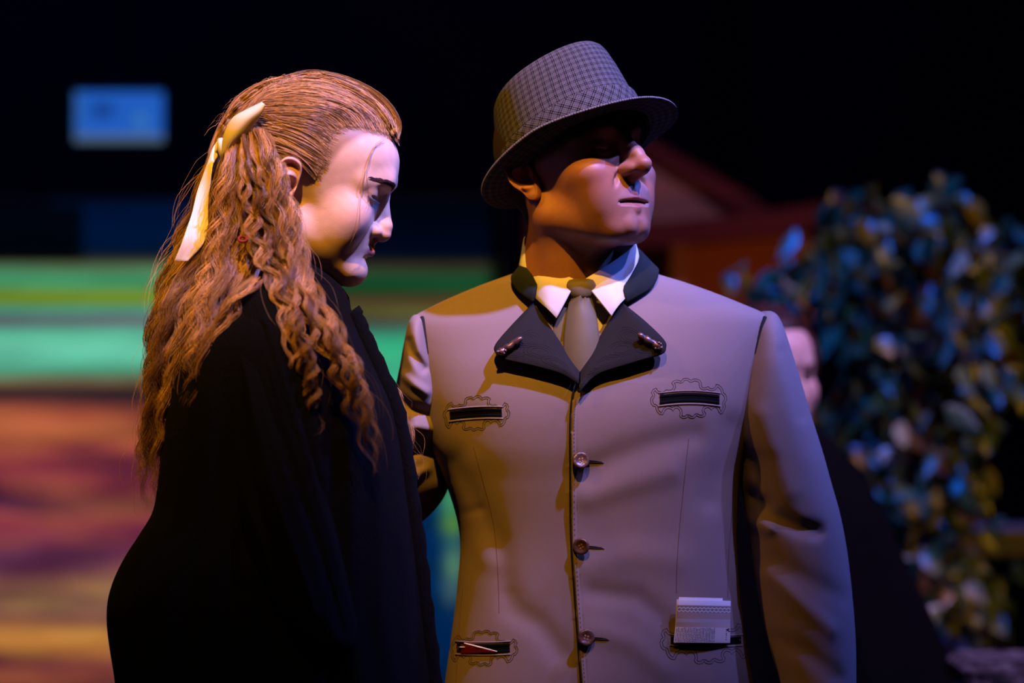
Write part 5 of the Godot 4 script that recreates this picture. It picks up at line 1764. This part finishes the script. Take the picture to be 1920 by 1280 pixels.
# like slices, with the depth given as the distance from the man's plane
func slices_z(rows: Array, nu: int, nv: int, creases: Array) -> ArrayMesh:
	return slices(rows, nu, nv, creases)
# ---------------------------------------------------------------- what stands behind the actors, out of focus
const LEFT_BANDS := [[375, 0, 14, 40], [400, 0, 20, 58], [425, 0, 24, 64], [465, 0, 20, 50], [484, 40, 42, 34], [497, 92, 112, 76], [510, 66, 140, 100], [530, 72, 156, 108], [546, 96, 150, 70], [556, 134, 142, 0], [566, 116, 140, 4], [574, 74, 165, 122], [589, 84, 160, 140], [598, 112, 92, 112], [610, 92, 104, 108], [622, 96, 190, 158], [650, 112, 208, 175], [682, 98, 194, 160], [703, 84, 136, 104], [716, 128, 88, 62], [730, 42, 38, 40], [745, 50, 34, 44], [757, 136, 66, 58], [780, 168, 82, 60], [806, 186, 96, 66], [835, 172, 84, 60], [862, 148, 62, 62], [892, 140, 56, 66], [926, 112, 44, 62], [942, 78, 36, 60], [958, 150, 62, 74], [996, 132, 52, 74], [1046, 86, 42, 74], [1078, 118, 68, 76], [1108, 170, 130, 76], [1130, 148, 108, 76], [1152, 112, 70, 70], [1180, 192, 132, 62], [1208, 168, 110, 52], [1236, 112, 52, 60], [1262, 132, 62, 52], [1290, 116, 70, 50], [1450, 60, 40, 50]]
const RIGHT_BANDS := [[375, 0, 4, 12], [470, 0, 8, 28], [486, 18, 20, 22], [502, 60, 58, 42], [516, 34, 74, 46], [532, 18, 80, 46], [546, 28, 72, 42], [558, 76, 62, 34], [576, 90, 78, 50], [592, 92, 102, 44], [604, 80, 60, 72], [614, 64, 110, 96], [640, 58, 180, 136], [690, 70, 196, 150], [740, 62, 190, 140], [775, 40, 120, 120], [810, 6, 56, 100], [860, 0, 44, 94], [1000, 0, 40, 88], [1280, 0, 34, 76], [1450, 0, 24, 56]]

func band(rows: Array, y: float) -> Color:
	return Color(table(rows, y, 1), table(rows, y, 2), table(rows, y, 3)) / 255.0

func screen_picture() -> ImageTexture:
	# the projected landscape: bands of water, sky and fields
	var w := 320
	var h := 288
	var im := Image.create(w, h, false, Image.FORMAT_RGB8)
	var n := FastNoiseLite.new()
	n.seed = 8
	n.frequency = 0.011
	n.fractal_octaves = 4
	for j in h:
		var y := lerpf(375.0, 1450.0, (j + 0.5) / h)
		for i in w:
			var x := lerpf(-260.0, 940.0, (i + 0.5) / w)
			var big := smoothstep(725.0, 790.0, y)
			var dy := n.get_noise_2d(x * 0.13, y * 0.5) * lerpf(6.0, 34.0, big)
			var c := band(LEFT_BANDS, y + dy)
			var d := band(RIGHT_BANDS, y + dy * 0.2)
			var f := smoothstep(520.0, 660.0, x + 40.0 * n.get_noise_2d(y, 7.0))
			if y > 760.0: f = smoothstep(560.0, 720.0, x + 90.0 * n.get_noise_2d(y * 0.8, 7.0))
			# darker foliage over the strip of blue
			if y < 490.0 and x < 500.0: c = c * lerpf(1.0, 0.22, smoothstep(168.0, 140.0, x) * smoothstep(372.0, 400.0, y + 30.0 * smoothstep(110.0, 60.0, x)))
			var o := c.lerp(d, f)
			o = o * (1.0 + 0.35 * n.get_noise_2d(x * 0.25 + 300.0, y * 1.6) * lerpf(0.5, 1.0, big))
			var warm := n.get_noise_2d(x * 0.2, y * 0.9 + 900.0)
			if big > 0.5 and f < 0.5: o = o.lerp(Color(0.74, 0.44, 0.25), clampf(warm * 0.9, 0.0, 0.45))
			if big > 0.5 and f < 0.5: o = o.lerp(Color(0.28, 0.10, 0.22), clampf(-warm * 1.1, 0.0, 0.5))
			# pale green lights on the blue at the right
			for g in [[846, 935, 20, 52, 0.35, 0.72, 0.42], [850, 985, 20, 20, 0.42, 0.62, 0.2], [852, 1060, 20, 48, 0.42, 0.62, 0.44], [846, 1110, 14, 26, 0.3, 0.4, 0.42]]:
				var e := pow((x - g[0]) / g[2], 2.0) + pow((y - g[1]) / g[3], 2.0)
				o = o.lerp(Color(g[4], g[5], g[6]), 0.9 * exp(-e))
			if x > 900.0: o = o * smoothstep(940.0, 905.0, x)
			o.a = 1.0
			im.set_pixel(i, j, o)
	return ImageTexture.create_from_image(im)

func quad_uv(a: Vector3, b: Vector3, c: Vector3, d: Vector3) -> ArrayMesh:
	var pts := PackedVector3Array([a, b, d, c])
	return grid_mesh(pts, 2, 2, false, false, PackedColorArray(), PackedVector2Array([Vector2(0, 0), Vector2(1, 0), Vector2(0, 1), Vector2(1, 1)]))

func backdrop() -> void:
	rng.seed = 99
	var dark := std(Color(0.035, 0.035, 0.04), 0.6)
	# the big screen
	var z := -5.0
	var a := px(-260, 375, z)
	var b := px(940, 1450, z)
	var t := thing("projection_screen", Vector3((a.x + b.x) / 2.0, 0, z), "wide glowing screen with bands of green, orange and purple behind the woman", "screen")
	var lit := std(Color(0, 0, 0), 0.9, 0.0, 0.0)
	lit.emission_enabled = true
	lit.emission_texture = screen_picture()
	lit.emission = Color(1, 1, 1)
	lit.emission_operator = BaseMaterial3D.EMISSION_OP_MULTIPLY
	lit.emission_energy_multiplier = 0.85
	obj("picture", quad_uv(a, Vector3(b.x, a.y, z), b, Vector3(a.x, b.y, z)), lit, t)
	obj("frame", joined([chamfer_box(Vector3((a.x + b.x) / 2.0, (a.y + b.y) / 2.0, z - 0.05), Vector3(b.x - a.x + 0.02, a.y - b.y + 0.02, 0.08), 0.005)]), dark, t)
	for fx in [0.15, 0.5, 0.85]: obj("stand", chamfer_box(Vector3(lerpf(a.x, b.x, fx), b.y / 2.0, z - 0.05), Vector3(0.1, b.y + 0.04, 0.08), 0.005), dark, t)
	var glow := AreaLight3D.new()
	glow.name = "screen_glow"
	glow.area_size = Vector2(b.x - a.x, a.y - b.y)
	glow.light_color = Color(0.5, 0.5, 0.5)
	glow.light_energy = 0.05
	glow.area_normalize_energy = true
	glow.shadow_enabled = true
	glow.rotation.y = PI
	t.add_child(glow)
	glow.position = Vector3(0, (a.y + b.y) / 2.0, 0.03)
	# a small blue monitor high at the left
	z = -5.6
	a = px(140, 172, z)
	b = px(306, 266, z)
	t = thing("monitor", Vector3((a.x + b.x) / 2.0, b.y, z), "small bright blue monitor hanging in the dark above the glowing screen", "monitor")
	var im := Image.create(96, 56, false, Image.FORMAT_RGB8)
	for y in 56:
		for x in 96:
			var c := Color(0.13, 0.36, 0.74)
			c = c.lerp(Color(0.05, 0.12, 0.34), 0.75 * exp(-pow((x - 30) / 12.0, 2.0) - pow((y - 20) / 7.0, 2.0)))
			c = c.lerp(Color(0.30, 0.52, 0.68), 0.6 * exp(-pow((x - 72) / 8.0, 2.0) - pow((y - 32) / 9.0, 2.0)))
			if y > 47: c = c.lerp(Color(0.40, 0.42, 0.36), 0.7)
			if x < 6: c = c.lerp(Color(0.3, 0.4, 0.5), 0.4)
			im.set_pixel(x, y, c)
	var mon := std(Color(0, 0, 0), 0.5, 0.0, 0.0)
	mon.emission_enabled = true
	mon.emission_texture = ImageTexture.create_from_image(im)
	mon.emission = Color(1, 1, 1)
	mon.emission_operator = BaseMaterial3D.EMISSION_OP_MULTIPLY
	mon.emission_energy_multiplier = 1.0
	obj("display", quad_uv(a, Vector3(b.x, a.y, z), b, Vector3(a.x, b.y, z)), mon, t)
	obj("bezel", chamfer_box(Vector3((a.x + b.x) / 2.0, (a.y + b.y) / 2.0, z - 0.022), Vector3(b.x - a.x + 0.03, a.y - b.y + 0.03, 0.04), 0.006), dark, t)
	obj("hanging_rod", tube([Vector3((a.x + b.x) / 2.0, a.y, z - 0.03), Vector3((a.x + b.x) / 2.0, 8.01, z - 0.03)], 0.012, 8), dark, t)
	var ml := OmniLight3D.new()
	ml.name = "monitor_glow"
	ml.light_color = Color(0.2, 0.45, 1.0)
	ml.light_energy = 0.01
	ml.light_size = 0.08
	ml.shadow_enabled = true
	t.add_child(ml)
	ml.position = Vector3(0, 0.07, 0.05)
	cottage()
	tree()
	onlooker()
	masonry()

func prism(outline: Array, z0: float, z1: float) -> ArrayMesh:
	# an upright sheet with an outline in world x and y
	var st := SurfaceTool.new()
	st.begin(Mesh.PRIMITIVE_TRIANGLES)
	st.set_smooth_group(-1)
	var poly := PackedVector2Array(outline)
	var tri := Geometry2D.triangulate_polygon(poly)
	for k in range(0, tri.size(), 3):
		var q := [poly[tri[k]], poly[tri[k + 1]], poly[tri[k + 2]]]
		var cw: bool = (q[1] - q[0]).cross(q[2] - q[0]) < 0.0
		for m in ([0, 1, 2] if cw else [0, 2, 1]): st.add_vertex(Vector3(q[m].x, q[m].y, z1))
		for m in ([0, 2, 1] if cw else [0, 1, 2]): st.add_vertex(Vector3(q[m].x, q[m].y, z0))
	var ccw := not Geometry2D.is_polygon_clockwise(poly)
	for k in poly.size():
		var p := poly[k]
		var r := poly[(k + 1) % poly.size()]
		var q := [Vector3(p.x, p.y, z1), Vector3(r.x, r.y, z1), Vector3(r.x, r.y, z0), Vector3(p.x, p.y, z0)]
		for m in ([0, 1, 2, 0, 2, 3] if not ccw else [0, 2, 1, 0, 3, 2]): st.add_vertex(q[m])
	st.generate_normals()
	return st.commit()

func cottage() -> void:
	var z := -4.5
	var at := func(x: float, y: float) -> Vector2:
		var p := px(x, y, z)
		return Vector2(p.x, p.y)
	var t := thing("cottage", Vector3(px(1270, 640, z).x, 0, z - 0.4), "small stage cottage with a red roof and pale gable behind the man", "building")
	var red := std(Color(0.34, 0.06, 0.10), 0.6)
	var plaster := std(Color(0.62, 0.48, 0.46), 0.85)
	var wood := std(Color(0.55, 0.34, 0.22), 0.7)
	relief(plaster, noise_tex(256, 0.03, 4, 51), 0.2, 3.0)
	relief(wood, noise_tex(256, 0.03, 4, 52), 0.1, 3.0)
	var floor_y := 640.0 + CAM_Y / ((CAM_Z - z) * TANH * 2.0 / 1280.0)
	obj("wall", prism([at.call(1010, 425), at.call(1528, 425), at.call(1528, floor_y), at.call(1010, floor_y)], z - 0.8, z - 0.42), wood, t)
	obj("gable", prism([at.call(1010, 412), at.call(1195, 268), at.call(1410, 402), at.call(1410, 418), at.call(1010, 418)], z - 0.1, z - 0.02), plaster, t)
	obj("rake_board", prism([at.call(1192, 244), at.call(1402, 362), at.call(1440, 392), at.call(1400, 408), at.call(1195, 276)], z - 0.5, z), red, t)
	obj("rake_board", prism([at.call(1192, 244), at.call(1195, 276), at.call(1010, 418), at.call(985, 408)], z - 0.5, z), red, t)
	obj("eave", prism([at.call(985, 418), at.call(1230, 418), at.call(1400, 402), at.call(1550, 380), at.call(1556, 398), at.call(1520, 430), at.call(1390, 446), at.call(1230, 462), at.call(985, 464)], z - 0.45, z + 0.06), red, t)
	for x in [1030, 1275, 1505]:
		obj("post", prism([at.call(x - 15, 450), at.call(x + 15, 440), at.call(x + 15, floor_y), at.call(x - 15, floor_y)], z - 0.08, z - 0.02), plaster, t)
	obj("rail", prism([at.call(1010, 700), at.call(1520, 700), at.call(1520, 722), at.call(1010, 722)], z - 0.07, z - 0.03), wood, t)

func leaf_mesh(l: float, w: float, cup: float) -> ArrayMesh:
	var pts := PackedVector3Array()
	var n := 7
	for j in n:
		var f := float(j) / (n - 1)
		var half := w * sin(pow(f, 0.8) * PI) * 0.5 + 0.0006
		for i in 3:
			var u := i - 1.0
			pts.append(Vector3(u * half, -f * l, cup * (absf(u) * half * 0.5 - f * f * l * 0.35)))
	return slab(pts, 3, n, 0.0006)

func tree() -> void:
	var z := -2.9
	var t := thing("tree", Vector3(px(1750, 640, z).x, 0, z), "leafy tree with drooping leaves lit blue and amber at the right", "tree")
	var bark := std(Color(0.22, 0.10, 0.07), 0.9)
	relief(bark, noise_tex(256, 0.03, 4, 61), 0.6, 6.0)
	var floor_y := 640.0 + CAM_Y / ((CAM_Z - z) * TANH * 2.0 / 1280.0)
	var tp := func(x: float, y: float, dz: float) -> Vector3: return px(x, y, z + dz)
	obj("trunk", tube(subdivide([tp.call(1752, floor_y, 0.0), tp.call(1748, 1500, 0.02), tp.call(1742, 1150, -0.02), tp.call(1730, 900, 0.0), tp.call(1722, 700, 0.02), tp.call(1735, 480, 0.0)], 24), 0.03, 12), bark, t)
	var tips := [[1560, 380], [1450, 530], [1640, 420], [1780, 380], [1880, 470], [1600, 640], [1860, 700], [1640, 860], [1830, 900], [1700, 1010], [1800, 1120], [1860, 1180], [1920, 600]]
	for k in tips.size():
		var q: Array = tips[k]
		var y0 := clampf(q[1] + 120.0, 520.0, 1300.0)
		var p0: Vector3 = tp.call(1735, y0, 0.0)
		var dz := rng.randf_range(-0.25, 0.25)
		obj("branch", tube(subdivide([p0, tp.call(lerpf(1735, q[0], 0.5), lerpf(y0, q[1], 0.5) - 50.0, dz * 0.6), tp.call(q[0], q[1], dz)], 12), [0.014, 0.013, 0.012, 0.011, 0.01, 0.009, 0.008, 0.007, 0.006, 0.005, 0.004, 0.003], 7), bark, t)
	var clouds := [[1620, 425, 90, 70, 60], [1750, 415, 100, 70, 70], [1850, 510, 80, 90, 70], [1432, 538, 55, 34, 26], [1540, 500, 70, 50, 40], [1620, 590, 90, 90, 80], [1760, 620, 110, 100, 100], [1880, 640, 60, 100, 50], [1630, 760, 80, 80, 70], [1770, 790, 90, 90, 80], [1690, 910, 70, 70, 60], [1810, 930, 60, 60, 40], [1715, 1050, 50, 60, 40], [1800, 1090, 60, 60, 45], [1850, 1150, 45, 50, 30], [1568, 372, 26, 18, 12]]
	var meshes := [leaf_mesh(0.062, 0.036, 1.0), leaf_mesh(0.075, 0.034, -0.6), leaf_mesh(0.05, 0.032, 0.8)]
	var mats := []
	for c in [Color(0.26, 0.36, 0.22), Color(0.36, 0.42, 0.26), Color(0.55, 0.55, 0.42), Color(0.48, 0.44, 0.16), Color(0.30, 0.20, 0.12), Color(0.2, 0.3, 0.2)]:
		var m := std(c, 0.4, 0.0, 0.6)
		m.backlight_enabled = true
		m.backlight = c * 0.5
		mats.append(m)
	var all := []
	for c in clouds:
		for k in c[4]:
			var x: float = c[0] + rng.randfn(0.0, 0.55) * c[2]
			var y: float = c[1] + rng.randfn(0.0, 0.55) * c[3]
			var dz := rng.randfn(0.0, 0.16)
			var b := Basis.from_euler(Vector3(rng.randf_range(-1.1, 0.5), rng.randf_range(-1.5, 1.5), rng.randf_range(-1.0, 1.0)))
			all.append([dz, Transform3D(b.scaled(Vector3.ONE * rng.randf_range(0.7, 1.25)), tp.call(x, y, dz))])
	all.sort_custom(func(q, r): return q[0] > r[0])
	var inv := world_of(t).affine_inverse()
	var nth := 0
	for k in mini(300, all.size()):
		var o := MeshInstance3D.new()
		o.name = "leaf" if nth == 0 else "leaf_%03d" % nth
		nth += 1
		o.mesh = meshes[rng.randi() % 3]
		o.material_override = mats[[0, 0, 1, 1, 2, 3, 4, 5][rng.randi() % 8]]
		t.add_child(o, true)
		o.transform = inv * all[k][1]
	for g in 3:
		var mm := MultiMesh.new()
		mm.transform_format = MultiMesh.TRANSFORM_3D
		mm.mesh = meshes[g]
		var list := []
		for k in range(300, all.size()):
			if k % 3 == g: list.append(all[k][1])
		mm.instance_count = list.size()
		for k in list.size(): mm.set_instance_transform(k, inv * list[k])
		var o := MultiMeshInstance3D.new()
		o.name = "inner_leaves" if g == 0 else "inner_leaves_%03d" % g
		o.multimesh = mm
		o.material_override = mats[[0, 1, 5][g]]
		o.set_meta("kind", "stuff")
		t.add_child(o, true)

func onlooker() -> void:
	var z := -1.6
	var t := thing("person", px(1480, 640, z) * Vector3(1, 0, 1), "blurred person with auburn hair and black cloak, half hidden behind the man", "person")
	woman_prims()
	var nu := 130
	var nv := 110
	var p := head_points(nu, nv)
	woman_strokes(p)
	var cols := paint(p, Color(0.62, 0.42, 0.34), Color(0.42, 0.12, 0.12), [Vector3(0, -0.0562, 0.1095), Vector3(0.0235, -0.0620, 0.0915)], [Vector3(0, -0.0690, 0.1115), Vector3(0.0215, -0.0670, 0.0915)], [], Color.BLACK, 0.0, 0.005)
	var hb := head_basis(32.0, 4.0, 4.0, 1.0)
	var hx := Transform3D(hb, px(1428, 694, z))
	obj("body", moved(grid_mesh(p, nu, nv, true, true, cols), hx), skin_mat(), t)
	var hair := PackedVector3Array()
	for v in p:
		var s := scalp(v)
		var on := smoothstep(-0.004, 0.02, s)
		var sway := 1.0 + 0.06 * sin(v.x * 120.0 + v.y * 60.0)
		hair.append(HC + (v - HC) * (0.97 + 0.11 * on * sway))
	obj("hair", moved(grid_mesh(hair, nu, nv, true, true), hx), std(Color(0.16, 0.06, 0.045), 0.6), t)
	var fringe := []
	for k in 26:
		var f := k / 25.0
		var a := Vector3(lerpf(-0.06, 0.085, f), 0.075 - 0.02 * f, lerpf(0.085, 0.03, f))
		fringe.append(tube(subdivide([hx * Vector3(a.x * 0.3, 0.115, 0.02), hx * a, hx * (a + Vector3(0.012, -0.045, 0.004)), hx * (a + Vector3(0.014, -0.1 - 0.03 * sin(k * 1.7), -0.012))], 9), [0.004, 0.006, 0.007, 0.007, 0.007, 0.006, 0.005, 0.004, 0.002], 6))
	obj("fringe", joined(fringe), std(Color(0.22, 0.08, 0.055), 0.55), t)
	var black := std(Color(0.014, 0.014, 0.017), 0.9, 0.0, 0.2)
	relief(black, noise_tex(256, 0.02, 4, 71), 0.3, 4.0)
	var floor_y := 640.0 + CAM_Y / ((CAM_Z - z) * TANH * 2.0 / 1280.0)
	var rows := [[790.0, 1420.0, 1515.0, 0.06], [806.0, 1400.0, 1540.0, 0.08], [840.0, 1366.0, 1576.0, 0.11], [900.0, 1342.0, 1622.0, 0.14], [980.0, 1326.0, 1666.0, 0.16], [1060.0, 1318.0, 1702.0, 0.17], [1160.0, 1312.0, 1750.0, 0.18], [1280.0, 1305.0, 1792.0, 0.19], [floor_y, 1290.0, 1880.0, 0.26]]
	var pts := PackedVector3Array()
	for j in 60:
		var f := j / 59.0
		var y := lerpf(790.0, floor_y, f * f * 0.6 + f * 0.4)
		var l := table(rows, y, 1)
		var r := table(rows, y, 2)
		for i in 60:
			var a := TAU * i / 60
			var q := px((l + r) / 2.0 + (r - l) / 2.0 * cos(a), y, z)
			pts.append(q + Vector3(0, 0, table(rows, y, 3) * sin(a) * (1.0 + 0.06 * sin(a * 11.0))))
	obj("cloak", grid_mesh(pts, 60, 60, true, false), black, t)

func masonry() -> void:
	rng.seed = 314
	# stone post with a cap, low at the right
	var z := -1.3
	var stone := std(Color(0.5, 0.48, 0.48), 0.9)
	stone.albedo_texture = noise_tex(256, 0.02, 5, 81, ramp([[0.0, Color(0.16, 0.15, 0.16)], [0.38, Color(0.45, 0.43, 0.44)], [0.6, Color(0.85, 0.82, 0.82)], [1.0, Color(1, 1, 1)]]))
	relief(stone, noise_tex(256, 0.03, 5, 82), 0.6, 5.0)
	var a := px(1790, 1228, z)
	var b := px(2060, 1290, z)
	var t := thing("stone_pillar", Vector3((a.x + b.x) / 2.0, 0, z), "pale mottled stone pillar top in the lower right corner", "pillar")
	obj("cap_stone", chamfer_box(Vector3((a.x + b.x) / 2.0, (a.y + b.y) / 2.0, z), Vector3(b.x - a.x, a.y - b.y, 0.24), 0.016), stone, t)
	var n := 7
	var hgt := b.y / n
	for k in n:
		for m in 2:
			var w := (b.x - a.x - 0.03) / 2.0
			obj("stone", chamfer_box(Vector3(a.x + 0.015 + w * (m + 0.5) + (0.01 if k % 2 else -0.01) * (1 - 2 * m) * 0.0, hgt * (k + 0.5), z), Vector3(w - 0.006 - 0.01 * rng.randf(), hgt - 0.008, 0.2 - 0.01 * rng.randf()), 0.012), stone, t)
	obj("mortar", chamfer_box(Vector3((a.x + b.x) / 2.0, b.y / 2.0, z), Vector3(b.x - a.x - 0.05, b.y, 0.17), 0.004), std(Color(0.3, 0.29, 0.28), 0.95), t)
	# grey bench behind the tree
	z = -3.5
	a = px(1775, 990, z)
	b = px(2040, 1036, z)
	var g := std(Color(0.40, 0.40, 0.42), 0.8)
	relief(g, noise_tex(256, 0.03, 4, 83), 0.2, 4.0)
	t = thing("table", Vector3((a.x + b.x) / 2.0, 0, z), "plain grey table at the right edge, behind the leafy tree", "table")
	obj("tabletop", chamfer_box(Vector3((a.x + b.x) / 2.0, (a.y + b.y) / 2.0, z), Vector3(b.x - a.x, a.y - b.y, 0.4), 0.006), g, t)
	for x in [a.x + 0.03, b.x - 0.03]:
		for dz in [-0.16, 0.16]: obj("leg", chamfer_box(Vector3(x, b.y / 2.0, z + dz), Vector3(0.045, b.y, 0.045), 0.004), g, t)
